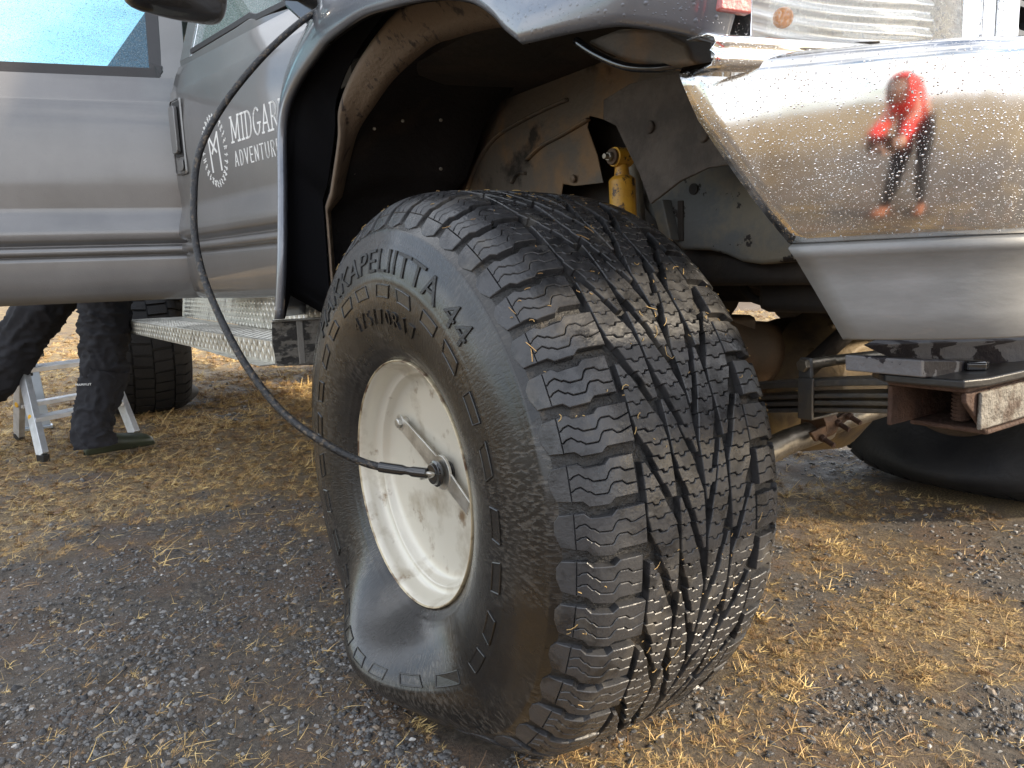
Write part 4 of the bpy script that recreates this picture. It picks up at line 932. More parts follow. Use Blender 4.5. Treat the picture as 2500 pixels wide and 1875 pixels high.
# ------------------------------------------------------------------ body shell
b = MB(); b.box((-3.9, .245, .80), (-.84, .30, 1.62)); b.box((-3.9, .24, .795), (-.84, 2.16, .86)); b.box((-3.9, 2.12, .80), (-.9, 2.18, 1.62))
b.box((-3.95, .25, .80), (-3.88, 2.16, 1.66)); b.box((-.95, .25, .86), (-.86, 2.16, 1.62))
cab = T(b.build('cab_body', M['paint'], bevel=.01)); cab['label'] = 'grey cab body behind the open doors'
cab.data.materials.clear(); cab.data.materials.append(M['interior'])
b = MB()
for x in (-1.93, -3.9): b.box((x-.05, .30, 1.60), (x+.05, .36, 2.36))
b.tube([(-.92, .28, 1.60), (-1.55, .42, 2.36)], .04, 8); b.tube([(-.92, 2.12, 1.60), (-1.55, 2.0, 2.36)], .04, 8)
b.box((-3.95, .34, 2.34), (-1.5, 2.06, 2.40)); T2(b.build('roof', M['paint'], bevel=.02), cab)
b = MB(); b.prism([(-.93, .32, 1.62), (-.93, 2.08, 1.62), (-1.52, 1.98, 2.34), (-1.52, .44, 2.34)], (-.006, 0, -.004)); T2(b.build('windscreen', M['glass_d']), cab)  # dark cab glass, seats and dashboard added to block sun on the rear door
for xa, xb in ((-1.0, -1.88), (-1.98, -3.82)): b = MB(); b.prism([(xa, 2.13, 1.62), (xb, 2.13, 1.62), (xb, 2.04, 2.33), (xa-(.45 if xa > -1.5 else 0), 2.04, 2.33)], (0, -.006, 0)); T2(b.build('side_window', M['glass_d']), cab)
b = MB(); b.prism([(-3.9, .36, 1.62), (-3.9, 2.1, 1.62), (-3.9, 2.0, 2.33), (-3.9, .45, 2.33)], (-.006, 0, 0)); T2(b.build('rear_window', M['glass_d']), cab)
for x, ys in ((-1.75, (.42, 1.36)), (-2.95, (.42, 1.36))):
    for y in ys: b = MB(); b.box((x-.10, y, 1.20), (x+.06, y+.62, 1.92)); b.box((x-.05, y+.18, 1.94), (x+.05, y+.44, 2.12)); b.box((x-.05, y, 1.08), (x+.50, y+.62, 1.26)); T2(b.build('seat', M['interior'], bevel=.03), cab)
b = MB(); b.box((-1.25, .30, 1.35), (-.95, 2.1, 1.70)); T2(b.build('dashboard', M['interior'], bevel=.03), cab)
b = MB(); b.box((-.95, .20, 1.38), (.60, .22, 1.60)); b.box((-.95, .20, 1.60), (.62, 2.2, 1.63)); b.box((-.95, 2.18, .95), (.60, 2.20, 1.60)); T(b.build('front_wing', M['paint'], bevel=.01))
b = MB(); b.box((-6.2, .22, .86), (-4.0, .26, 1.62)); b.box((-6.2, 2.14, .86), (-4.0, 2.18, 1.62)); b.box((-6.2, .22, .80), (-4.0, 2.18, .87)); b.box((-6.2, .22, .86), (-6.16, 2.18, 1.62)); T(b.build('load_bed', M['paint'], bevel=.01))
# ------------------------------------------------------------------ doors
PZ = [(.775, -.040), (.785, -.018), (.81, -.004), (.86, .006), (.93, .010), (.945, .010), (.948, .002), (.952, .002), (.953, .020), (.962, .024), (.975, .024), (.983, .018), (.985, .002), (.992, .000), (.995, .010), (1.003, .024), (1.012, .031), (1.05, .026), (1.10, .012), (1.114, .009), (1.13, .010), (1.20, .016), (1.30, .021), (1.40, .021), (1.48, .016), (1.515, .010), (1.523, .007), (1.54, -.001), (1.58, -.014), (1.615, -.030)]
def door(name, hinge, ang, length, win, parent_lab, shear=0.0, sill=None, mt='paint', zt=1.615):
    """door panel: s runs from the hinge; local outward normal"""
    hx_, hy_ = hinge; d = Vector((-math.cos(R(ang)), -math.sin(R(ang)), 0)); n = Vector((d.y, -d.x, 0)) * 1.0
    if n.dot(Vector((.3, -1, 0))) < 0: n = -n
    H = Vector((hx_, hy_, 0)); P = lambda s, z, o: H + d*s + n*o + Vector((0, 0, z))
    root = empty(name)
    T(root); root['label'] = parent_lab
    ns = 16; rows = []
    edge_r = .004
    for z, o in PZ:
        r_ = []
        for i in range(ns+1):
            s = length*i/ns
            oo = o
            r_.append(P(s, z, oo))
        # rolled ends
        r_ = [P(0, z, o-.03), P(.0, z, o-.004)] + [P(.004, z, o)] + r_[1:-1] + [P(length-.004, z, o), P(length, z, o-.004), P(length, z, o-.045)]
        rows.append(r_)
    sk = grid_obj('door_skin', rows, M[mt], thick=0); T2(sk, root)
    b = MB()
    vs = [P(s, z, -.055) for s, z in ((0.01, .79), (length-.01, .79), (length-.01, 1.63), (.01, 1.63))]; b.prism(vs, n*-.03); T2(b.build('inner_panel', M['interior'], bevel=.004), root)
    b = MB(); k = len(PZ)
    for s0 in (0.0, length):
        b = MB()
        poly = [P(s0, z, min(o-.004, .5)) for z, o in PZ] + [P(s0, 1.63, -.085), P(s0, .79, -.085)]
        b.prism(poly, d*(.002 if s0 == 0 else -.002)); T2(b.build('door_edge', M[mt]), root)
    return root, P, d, n
# front door, standing ajar
fd, FP, fdd, fdn = door('front_door', (-.80, .20), 12, 1.0, None, 'front door standing ajar, lettered in white')
rd, RP, rdd, rdn = door('rear_door', (-1.905, .072), 75, 1.02, None, 'rear door swung wide open')
def strip(P, pts, w, t, name, m_, parent, o0=0.0, bev=.002):
    """flat frame strip following pts [(s, z, o)]"""
    b = MB(); k = len(pts)
    for i in range(k-1):
        a, c = pts[i], pts[i+1]
        dz = c[1]-a[1]; ds = c[0]-a[0]; L_ = math.hypot(ds, dz); ns_, nz_ = -dz/L_*w/2, ds/L_*w/2; ex, ez = ds/L_*w*.35, dz/L_*w*.35
        q = [(a[0]-ex+ns_, a[1]-ez+nz_), (a[0]-ex-ns_, a[1]-ez-nz_), (c[0]+ex-ns_, c[1]+ez-nz_), (c[0]+ex+ns_, c[1]+ez+nz_)]
        oo = [a[2], a[2], c[2], c[2]]
        vs = [P(s, z, o+o0) for (s, z), o in zip(q, oo)] + [P(s, z, o+o0-t) for (s, z), o in zip(q, oo)]
        b.add(vs, [(0, 1, 2, 3), (7, 6, 5, 4), (0, 4, 5, 1), (1, 5, 6, 2), (2, 6, 7, 3), (3, 7, 4, 0)])
    T2(b.build(name, m_, bevel=bev), parent)
# rear door: upper frame, glass, seal
def tumble(z): return -.030 - (z-1.615)*.30
for s0, s1 in ((0.0, .098), (.94, 1.02)):
    b = MB(); b.prism([RP(s0, 1.613, -.030), RP(s1, 1.613, -.030), RP(s1, 2.25, tumble(2.25)), RP(s0, 2.25, tumble(2.25))], rdn*-.03); T2(b.build('window_pillar', M['paint'], bevel=.004), rd)
b = MB(); b.prism([RP(0, 2.25, tumble(2.25)), RP(1.02, 2.25, tumble(2.25)), RP(1.02, 2.31, tumble(2.31)), RP(0, 2.31, tumble(2.31))], rdn*-.03); T2(b.build('window_header', M['paint'], bevel=.004), rd)
b = MB(); b.prism([RP(.10, 1.61, tumble(1.61)-.012), RP(.945, 1.61, tumble(1.61)-.012), RP(.945, 2.26, tumble(2.26)-.012), RP(.10, 2.26, tumble(2.26)-.012)], rdn*-.004); T2(b.build('window_glass', M['glass']), rd)
b = MB(); b.prism([RP(s, z, tumble(z)-.004) for s, z in ((.115, 1.63), (.29, 1.63), (.115, 1.90))], rdn*-.004); T2(b.build('dark_view_tint', M['glass_d']), rd)  # tinted triangle added to imitate a dark view of the truck in the window
strip(RP, [(.108, 2.25, tumble(2.25)), (.108, 1.650, tumble(1.65)), (.1095, 1.641, tumble(1.64)), (.114, 1.633, tumble(1.633)), (.121, 1.629, tumble(1.629)), (.130, 1.628, tumble(1.628)), (.94, 1.628, tumble(1.628))], .046, .02, 'window_seal', M['seal'], rd, .004, .003)
# front door: sloping sill, glass, seal, mirror
fs = [(.98, 1.565), (.70, 1.625), (.56, 1.655), (.47, 1.66), (.42, 1.64), (.36, 1.60), (.0, 1.60)]
b = MB(); b.prism([FP(s, z, tumble(1.64)+.0) for s, z in ((.0, 1.60), (.36, 1.64), (.47, 1.655), (.56, 1.65), (1.0, 1.64), (1.0, 1.60))], fdn*-.03); T2(b.build('sill_hump', M['paint'], bevel=.004), fd)
b = MB(); b.prism([FP(s, z, tumble(z)) for s, z in ((.915, 1.635), (1.0, 1.635), (1.0, 2.2), (.915, 2.2))], fdn*-.03); T2(b.build('window_pillar', M['paint'], bevel=.004), fd)
b = MB(); b.prism([FP(s, z, tumble(z)) for s, z in ((.895, 1.635), (.913, 1.635), (.913, 2.2), (.895, 2.2))], fdn*-.02); T2(b.build('window_trim', M['chrome_trim'], bevel=.002), fd)
b = MB(); b.prism([FP(s, z, tumble(z)-.014) for s, z in ((.12, 1.62), (.90, 1.62), (.90, 2.22), (.45, 2.22))], fdn*-.004); T2(b.build('window_glass', M['glass_g']), fd)
b = MB(); b.prism([FP(s, z, tumble(z)) for s, z in ((.10, 1.62), (.16, 1.62), (.50, 2.22), (.44, 2.22))], fdn*-.03); b.prism([FP(s, z, tumble(z)) for s, z in ((.44, 2.22), (1.0, 2.2), (1.0, 2.26), (.46, 2.27))], fdn*-.03); T2(b.build('window_frame', M['paint'], bevel=.004), fd)
strip(FP, [(.90, 1.652, tumble(1.65)), (.56, 1.662, tumble(1.66)), (.47, 1.665, tumble(1.66)), (.42, 1.648, tumble(1.65)), (.14, 1.640, tumble(1.64))], .020, .015, 'window_seal', M['seal'], fd, .004, .003)
# door handle near the trailing edge
def handle(P, n, parent):
    s0, s1, z0, z1 = .900, .965, 1.285, 1.475
    def rr_(s, z, w, h, o, k=5):
        out = []; r = .012
        for cx, cz, a0 in ((s+w-r, z+h-r, 0), (s+r, z+h-r, 90), (s+r, z+r, 180), (s+w-r, z+r, 270)):
            for i in range(k): a = R(a0+90*i/(k-1)); out.append(P(cx+r*math.cos(a), cz+r*math.sin(a), o))
        return out
    o_ = .0215
    b = MB(); ou = rr_(s0-.012, z0-.062, .095, .265, o_+.0015); inn = rr_(s0-.006, z0-.056, .083, .253, o_+.005); k = len(ou)
    b.add(ou+inn+[p-n*.006 for p in inn], [(i, (i+1) % k, k+(i+1) % k, k+i) for i in range(k)] + [(k+i, k+(i+1) % k, 2*k+(i+1) % k, 2*k+i) for i in range(k)]); h = b.build('door_handle', M['paint'], smooth=False); T2(h, parent)
    b = MB(); b.prism(rr_(s0+.0, z0+.002, .068, .190, o_+.0005), n*.0015); T2(b.build('handle_recess', M['black']), parent)
    b = MB(); b.prism(rr_(s0+.018, z0+.012, .046, .165, o_+.004), n*.014); T2(b.build('handle_flap', M['paint'], bevel=.003), parent)
    b = MB(); b.prism(rr_(s0+.010, z0-.048, .045, .040, o_+.003), n*.003); T2(b.build('lock', M['paint'], bevel=.002), parent)
handle(FP, fdn, fd)
# lettering and emblem on the front door
def skin_o(z): return float(np.interp(z, [p[0] for p in PZ], [p[1] for p in PZ]))
def stroke_mesh(name, strokes, w, parent, m_=None):
    """strokes: lists of (s, z) in door coordinates"""
    b = MB()
    for st in strokes:
        for a, c in zip(st, st[1:]):
            ds, dz = c[0]-a[0], c[1]-a[1]; L_ = math.hypot(ds, dz) or 1e-6; ww = w*(st[0][2] if len(st[0]) > 2 else 1)/2
            ns_, nz_ = -dz/L_*ww, ds/L_*ww; ex, ez = ds/L_*ww*.8, dz/L_*ww*.8
            q = [(a[0]-ex+ns_, a[1]-ez+nz_), (a[0]-ex-ns_, a[1]-ez-nz_), (c[0]+ex-ns_, c[1]+ez-nz_), (c[0]+ex+ns_, c[1]+ez+nz_)]
            b.add([FP(s, z, skin_o(z)+.0012) for s, z in q] + [FP(s, z, skin_o(z)-.001) for s, z in q], [(0, 1, 2, 3), (0, 4, 5, 1), (1, 5, 6, 2), (2, 6, 7, 3), (3, 7, 4, 0)])
    o = b.build(name, m_ or M['white']); T2(o, parent); return o
arc = lambda cx, cz, rx, rz, a0, a1, n=10: [(cx+rx*math.cos(R(a0+(a1-a0)*i/n)), cz+rz*math.sin(R(a0+(a1-a0)*i/n))) for i in range(n+1)]
GL = {
 'M': (1.15, [[(.1, 0), (.1, 1)], [(.1, 1), (.55, .15), (1.0, 1)], [(1.0, 1), (1.0, 0)], [(-.05, 0), (.28, 0)], [(.82, 0), (1.15, 0)], [(-.05, 1), (.15, 1)], [(.95, 1), (1.15, 1)]]),
 'I': (.35, [[(.17, 0), (.17, 1)], [(0, 0), (.34, 0)], [(0, 1), (.34, 1)]]),
 'D': (.8, [[(.12, 0), (.12, 1)], [(0, 1), (.35, 1)] + arc(.35, .5, .4, .5, 90, -90) + [(0, 0)]]),
 'G': (.85, [arc(.45, .5, .38, .5, 50, 330, 14) + [(.80, .42)], [(.55, .42), (.9, .42)]]),
 'A': (.85, [[(.08, 0), (.45, 1), (.80, 0)], [(.2, .33), (.68, .33)], [(-.03, 0), (.2, 0)], [(.68, 0), (.92, 0)]]),
 'R': (.85, [[(.12, 0), (.12, 1)], [(0, 1), (.35, 1)] + arc(.38, .74, .30, .26, 90, -90) + [(.12, .48)], [(.4, .48), (.78, 0)], [(0, 0), (.26, 0)], [(.70, 0), (.92, 0)]]),
 'a': (.72, [[(.05, 0), (.33, 1), (.61, 0)], [(.14, .3), (.52, .3)]]), 'd': (.66, [[(.08, 0), (.08, 1), (.22, 1)] + arc(.22, .5, .34, .5, 90, -90) + [(.08, 0)]]),
 'v': (.66, [[(.03, 1), (.31, 0), (.59, 1)]]), 'e': (.58, [[(.5, 1), (.08, 1), (.08, 0), (.5, 0)], [(.08, .5), (.44, .5)]]), 'n': (.70, [[(.08, 0), (.08, 1), (.58, 0), (.58, 1)]]),
 't': (.62, [[(.0, 1), (.56, 1)], [(.28, 1), (.28, 0)]]), 'u': (.68, [[(.08, 1), (.08, .3)] + arc(.33, .28, .25, .28, 180, 360) + [(.58, 1)]]), 'r': (.64, [[(.08, 0), (.08, 1), (.3, 1)] + arc(.3, .75, .24, .25, 90, -90) + [(.08, .5)], [(.32, .5), (.54, 0)]]),
}
def word(txt, s_start, z0, h, wx, sp):
    out = []; x = 0
    for ch in txt:
        wd, st = GL[ch]
        out.append([[(s_start - (x+p[0]*wx)*h, z0 + p[1]*h) for p in q] for q in st])
        x += wd*wx + sp
    return out
# s decreases towards the front of the truck
for g_ in word('MIDGARD', .536, 1.280, .078, .66, .13): stroke_mesh('letter', g_, .0062, fd)
for g_ in word('adventure', .534, 1.205, .045, .84, .20): stroke_mesh('letter', g_, .0042, fd)
def emblem():
    cs, cz, rx, rz = .668, 1.272, .082, .108
    stroke_mesh('emblem', [[(cs+.030, cz-.065), (cs+.036, cz+.055), (cs+.002, cz+.010), (cs-.014, cz-.005)], [(cs-.036, cz-.065), (cs-.030, cz+.055), (cs+.004, cz+.010), (cs+.018, cz-.006)], [(cs+.036, cz+.055), (cs+.036, cz+.056)]], .0085, fd)
    r_ = random.Random(4); st = []
    for k in range(30):
        a = 2*math.pi*k/30; c = (cs+rx*math.cos(a), cz+rz*math.sin(a)); ro = (math.cos(a), math.sin(a)); ta = (-ro[1], ro[0]); h = .010
        P_ = lambda u, v: (c[0]+ta[0]*u*h+ro[0]*v*h, c[1]+ta[1]*u*h+ro[1]*v*h)
        g = r_.choice([[[(-.4, -1), (-.4, 1), (.4, .3)], [(-.4, 0), (.4, -.7)]], [[(0, -1), (0, 1)], [(-.4, .5), (.4, -.1)]], [[(-.4, -1), (-.4, 1), (.4, .5), (-.4, 0), (.4, -1)]], [[(-.4, -1), (-.4, 1)], [(-.4, .9), (.4, .3)], [(-.4, .3), (.4, -.3)]], [[(0, -1), (0, 1)], [(-.5, .4), (0, 1), (.5, .4)]], [[(-.4, -1), (-.4, 1)], [(.4, -1), (.4, 1)], [(-.4, .3), (.4, -.3)]], [[(-.4, 1), (.3, .2), (-.3, -.2), (.4, -1)]]])
        st += [[P_(*p) for p in q] for q in g]
    stroke_mesh('rune_ring', st, .0034, fd)
emblem()
def mirror():
    b = MB(); c0 = FP(.10, 1.52, .24); root = None
    zc_ = 1.575
    # rounded housing standing out from the door on two arms
    def sec(t, sc_): return [FP(.14 + .055*math.cos(a)*sc_[0], zc_ + sc_[2] + sc_[1]*math.sin(a)*(1 if math.sin(a) > 0 else .62), t) for a in [2*math.pi*i/20 for i in range(20)]]
    rows = [sec(.465, (.2, .02, 0)), sec(.462, (.7, .09, 0)), sec(.447, (1.0, .118, 0)), sec(.40, (1.15, .128, 0)), sec(.30, (1.15, .128, 0)), sec(.235, (1.05, .12, 0)), sec(.215, (.8, .10, 0)), sec(.208, (.2, .02, 0))]
    o = grid_obj('wing_mirror', rows, M['gloss_black'], close=True, sub=1); T(o); o['label'] = 'black towing mirror on two arms'
    b = MB(); b.tube([FP(.14, 1.60, .22), FP(.12, 1.605, .12), FP(.06, 1.61, .0)], [.020, .022, .026], 12, flat=.7); b.tube([FP(.14, 1.66, .22), FP(.12, 1.665, .12), FP(.06, 1.67, -.02)], .018, 12); T2(b.build('mirror_arm', M['black'], bevel=.002), o)
    b = MB(); b.prism([FP(s, z, -.03) for s, z in ((-.03, 1.52), (.08, 1.54), (.16, 1.60), (.12, 1.74), (-.02, 1.74))], fdn*.05); T2(b.build('mirror_foot', M['gloss_black'], bevel=.012), o)
mirror()
# ------------------------------------------------------------------ running board of tread plate
def board():
    y0a, y0b = -.006, -.108; x0, x1 = -.80, -2.95; zt = .666
    yo = lambda x: y0a + (y0b-y0a)*(x-x0)/(x1-x0)
    b = MB(); poly = [(x0, yo(x0), zt), (x0, .13, zt), (x1, .16, zt), (x1, yo(x1), zt)]
    b.prism(poly, (0, 0, -.004)); b.prism([(x0, yo(x0)-.001, zt+.0), (x1, yo(x1)-.001, zt), (x1, yo(x1)-.001, zt-.062), (x0, yo(x0)-.001, zt-.068)], (0, .004, 0))
    b.prism([(x0, .13, zt+.001), (x1, .16, zt+.001), (x1, .19, .90), (x0, .165, .90)], (0, .004, 0)); b.box((x1, -.05, .60), (x0, .5, .604))
    o = T(b.build('running_board', M['alu_step'], bevel=.003)); o['label'] = 'muddy aluminium tread-plate running board'
    b = MB(); r_ = random.Random(2)
    def loz(c, u, v, n, L_=.015, w=.0042, h=.0032):
        c, u, v, n = map(Vector, (c, u, v, n)); b.add([c-u*L_, c-v*w, c+u*L_, c+v*w, c+n*h], [(0, 1, 4), (1, 2, 4), (2, 3, 4), (3, 0, 4)])
    sp = .024
    for i in range(int(2.1/sp)):
        for j in range(9):
            x = x0 - .012 - i*sp; y = yo(x) + .012 + j*sp*.62
            if y > .13: continue
            fl_ = (i+j) % 2; a = R(45 if fl_ else -45); loz((x, y, zt+.0005), (math.cos(a), math.sin(a), 0), (-math.sin(a), math.cos(a), 0), (0, 0, 1))
        for j in range(3):
            z = zt - .012 - j*.019; x = x0 - .012 - i*sp; a = R(60 if (i+j) % 2 else -60); loz((x, yo(x)-.0015, z), (math.cos(a), 0, math.sin(a)), (-math.sin(a), 0, math.cos(a)), (0, -1, 0), .012, .0045, .003)
        for j in range(11):
            z = zt + .010 + j*.0195; x = x0 - .012 - i*sp; yk = .13 + .035*(z-zt)/.235 + .03*(x0-x)/2.15; a = R(60 if (i+j) % 2 else -60); loz((x, yk-.001, z), (math.cos(a), 0, math.sin(a)), (-math.sin(a), 0, math.cos(a)), (0, -1, 0), .013, .005, .0035)
    q = b.build('raised_lozenges', M['alu_step']); q['kind'] = 'stuff'; T2(q, o)
    # end plate facing the wheel, caked in mud, with a strip down it
    b = MB(); yo0 = yo(x0)
    b.prism([(x0+.001, yo0+.0, zt+.058), (x0+.001, yo0-.004, zt-.005), (x0+.001, yo0+.004, zt-.069), (x0+.001, .22, zt-.085), (x0+.001, .22, zt+.05)], (.004, 0, 0)); T2(b.build('end_plate', M['mudflap'], bevel=.001), o)
    b = MB(); b.box((x0+.004, yo0+.066, zt-.070), (x0+.008, yo0+.084, zt+.054)); T2(b.build('end_rib', M['mudwall2'], bevel=.002), o)
    b = MB(); b.box((x0-.01, yo0-.002, zt+.052), (x0+.012, .22, zt+.057)); T2(b.build('end_flange', M['alu_step'], bevel=.001), o)
M['mudwall2'] = mat('dried_mud', (.21, .195, .17), .8, bump=.4, bscale=60)
board()

# ================================================================== air hose
def hose():
    hub = HUB
    pts = [hub+Vector((0, -.024, 0)), hub+Vector((-.004, -.045, -.004)), (0.080, 0.006, 0.468), (0.047, -0.024, 0.473), (-0.018, -0.082, 0.486), (-0.090, -0.142, 0.528), (-0.180, -0.188, 0.585), (-0.272, -0.227, 0.682), (-0.371, -0.251, 0.803), (-0.429, -0.257, 0.900), (-0.464, -0.247, 0.999), (-0.490, -0.220, 1.109), (-0.504, -0.159, 1.213), (-0.511, -0.067, 1.323), (-0.513, 0.025, 1.410), (-0.512, 0.095, 1.461), (-0.507, 0.147, 1.493), (-0.497, 0.210, 1.532)]
    cv = catmull(pts, 10)
    root = empty('air_hose', cv[60]); tag(root, 'black rubber air hose arching from the wheel hub up past the mirror', 'air hose')
    def ch(o): o.parent = root; o.matrix_parent_inverse = Matrix.Translation(-cv[60]); return o
    b = MB(); b.tube(cv[33:], .0076, 12); ch(b.build('hose', M['hose'], smooth=True))
    b = MB(); b.tube(cv[:26], .0040, 10); ch(b.build('elbow', M['alu'], smooth=True))
    b = MB(); c = cv[24:38]; k = len(c); b.tube(c, [(.0078 if i in (6, 7) else .0100) for i in range(k)], 14); ch(b.build('ferrule', M['gloss_black'], bevel=.0008))
    b = MB(); b.tube([cv[-8], cv[-3]], .013, 14); ch(b.build('coupling', M['gloss_black'], bevel=.001))
hose()

# ================================================================== people
def skin_body(name, V, E_, mtl, parent, root_i=0, sub=2, wrinkle=0, wscale=.06):
    me = bpy.data.meshes.new(name); me.from_pydata([v[:3] for v in V], E_, []); me.materials.append(mtl); me.update()
    o = bpy.data.objects.new(name, me); link(o); o.parent = parent; o.matrix_parent_inverse = Matrix.Translation(-parent.location)
    m = o.modifiers.new('skin', 'SKIN'); m.use_smooth_shade = True
    for i, v in enumerate(V):
        r = v[3]; o.data.skin_vertices[0].data[i].radius = (r, v[4] if len(v) > 4 else r); o.data.skin_vertices[0].data[i].use_root = (i == root_i)
    s = o.modifiers.new('sub', 'SUBSURF'); s.levels = s.render_levels = sub
    if wrinkle:
        tx = bpy.data.textures.new(name, 'CLOUDS'); tx.noise_scale = wscale; tx.noise_depth = 3
        d = o.modifiers.new('folds', 'DISPLACE'); d.texture = tx; d.texture_coords = 'LOCAL'; d.strength = wrinkle; d.mid_level = .5
    return o
def chain(pts): return [(i, i+1) for i in range(len(pts)-1)]
def loft(name, pts, radii, mtl, parent, folds=.012, n=56, m_=150, seed=0, freq=1.0):
    """baggy cloth tube along a line, with soft horizontal folds"""
    c = catmull(pts, 12); c = resamp(c, m_); k = len(radii); rows = []
    prev = None
    for i, p in enumerate(c):
        t = i/(m_-1); rr_ = np.interp(t*(k-1), range(k), [r if not isinstance(r, tuple) else r[0] for r in radii]); r2 = np.interp(t*(k-1), range(k), [r if not isinstance(r, tuple) else r[1] for r in radii])
        d = (c[min(i+1, m_-1)]-c[max(i-1, 0)]).normalized(); a = (Vector((1, 0, 0)) if prev is None else prev); a = (a-d*a.dot(d)).normalized(); prev = a; b_ = d.cross(a); row = []
        for j in range(n):
            an = 2*math.pi*j/n; q = Vector((math.cos(an)*1.6, math.sin(an)*1.6, p.z*16*freq + math.cos(an+seed)*1.6 + seed*5))
            q.z += 2.2*math.sin(an+seed)*mnoise.noise(Vector((0, seed, p.z*3))); f = max(0, 1-abs(mnoise.noise(q))*2.6)**2 + .55*max(0, 1-abs(mnoise.noise(q*2.2 + Vector((3, 1, 7))))*2.6)**2 + .5*mnoise.noise(q*.5) - .4
            row.append(p + (a*math.cos(an)*rr_ + b_*math.sin(an)*r2) + (a*math.cos(an)+b_*math.sin(an))*f*folds)
        rows.append(row)
    o = grid_obj(name, rows, mtl, close=True); o.parent = parent; o.matrix_parent_inverse = Matrix.Translation(-parent.location); return o
def hand(V, E_, wi, wrist, dirn, side):
    """palm, four fingers and a thumb added to a skin body"""
    d = dirn.normalized(); sdv = d.cross(Vector((0, 0, 1))).normalized()*side; dn = d.cross(sdv)
    pi = len(V); V.append((*(wrist+d*.05), .026, .016)); E_.append((wi, pi))
    for k in range(4):
        o_ = (k-1.5)*.017; L_ = (.075, .085, .08, .062)[k]; p0 = wrist+d*.085+sdv*o_; p1 = p0+d*L_*.5-Vector((0, 0, .012)); p2 = p1+d*L_*.4-Vector((0, 0, .028))
        a = len(V); V += [(*p0, .0095), (*p1, .0085), (*p2, .007)]; E_ += [(pi, a), (a, a+1), (a+1, a+2)]
    p0 = wrist+d*.035+sdv*-.032; p1 = p0+d*.035-sdv*.02; a = len(V); V += [(*p0, .011), (*p1, .009)]; E_ += [(pi, a), (a, a+1)]
def head(parent, c, fwd_, name='head'):
    bm = bmesh.new(); bmesh.ops.create_uvsphere(bm, u_segments=28, v_segments=20, radius=1)
    f = Vector((fwd_.x, fwd_.y, 0)).normalized(); s_ = Vector((-f.y, f.x, 0))
    for v in bm.verts:
        p = v.co.copy(); x = p.x*.095; y = p.y*.075; z = p.z*.118
        if p.z < 0: x *= 1+.10*p.z; y *= 1+.28*p.z
        if p.x > .6 and abs(p.y) < .22 and -.35 < p.z < .1: x += .022*(1-abs(p.y)/.22)
        if p.x > .5 and abs(abs(p.y)-.35) < .15 and .0 < p.z < .22: x -= .010
        if p.x > .5 and abs(p.y) < .35 and -.62 < p.z < -.48: x += .006
        if abs(p.x) < .16 and abs(p.z) < .22 and abs(p.y) > .9: y *= 1.18
        v.co = c + f*x + s_*y + Vector((0, 0, z))
    me = bpy.data.meshes.new(name); bm.to_mesh(me); bm.free(); me.polygons.foreach_set('use_smooth', [True]*len(me.polygons)); me.materials.append(M['skin'])
    o = bpy.data.objects.new(name, me); link(o, parent); o.matrix_parent_inverse = Matrix.Translation(-parent.location)
    bm = bmesh.new(); bmesh.ops.create_uvsphere(bm, u_segments=24, v_segments=16, radius=1)
    for v in list(bm.verts):
        if v.co.z < -.25 or (v.co.x > .62 and v.co.z < .45): bm.verts.remove(v)
    for v in bm.verts: p = v.co.copy(); v.co = c + f*(p.x*.104-.004) + s_*p.y*.086 + Vector((0, 0, p.z*.127+.006))
    me = bpy.data.meshes.new('hair'); bm.to_mesh(me); bm.free(); me.polygons.foreach_set('use_smooth', [True]*len(me.polygons)); me.materials.append(M['hair'])
    o = bpy.data.objects.new('hair', me); link(o, parent); o.matrix_parent_inverse = Matrix.Translation(-parent.location)
    b = MB()
    for sg in (-1, 1):
        e = c + f*.083 + s_*.032*sg + Vector((0, 0, .012)); b.tube([e-f*.006, e+f*.004, e+f*.007], [.013, .011, .002], 12)
    o = b.build('eyes', M['white'], smooth=True); o.parent = parent; o.matrix_parent_inverse = Matrix.Translation(-parent.location)
def boot(parent, heel, toe, mtl, h=.16, w=.05, name='boot'):
    heel = Vector(heel); toe = Vector(toe); d = (toe-heel); L_ = d.length; d.normalize(); s_ = Vector((-d.y, d.x, 0)); rows = []
    n = 22
    for t, hh, ww in ((0, .02, .012), (.015, .07, .032), (.07, .10, .040), (.2, .115, .042), (.36, .105, .043), (.48, .085, .047), (.62, .082, .056), (.78, .072, .058), (.90, .060, .050), (.97, .042, .032), (1.0, .016, .008)):
        c = heel + d*L_*t; rows.append([c + s_*ww*math.cos(a)*(w/.05) + Vector((0, 0, max(.0, hh*.5 + hh*.5*math.sin(a)) if math.sin(a) > -.6 else 0)) for a in [2*math.pi*i/n for i in range(n)]])
    o = grid_obj(name, rows, mtl, close=True, sub=1); o.parent = parent; o.matrix_parent_inverse = Matrix.Translation(-parent.location); return o
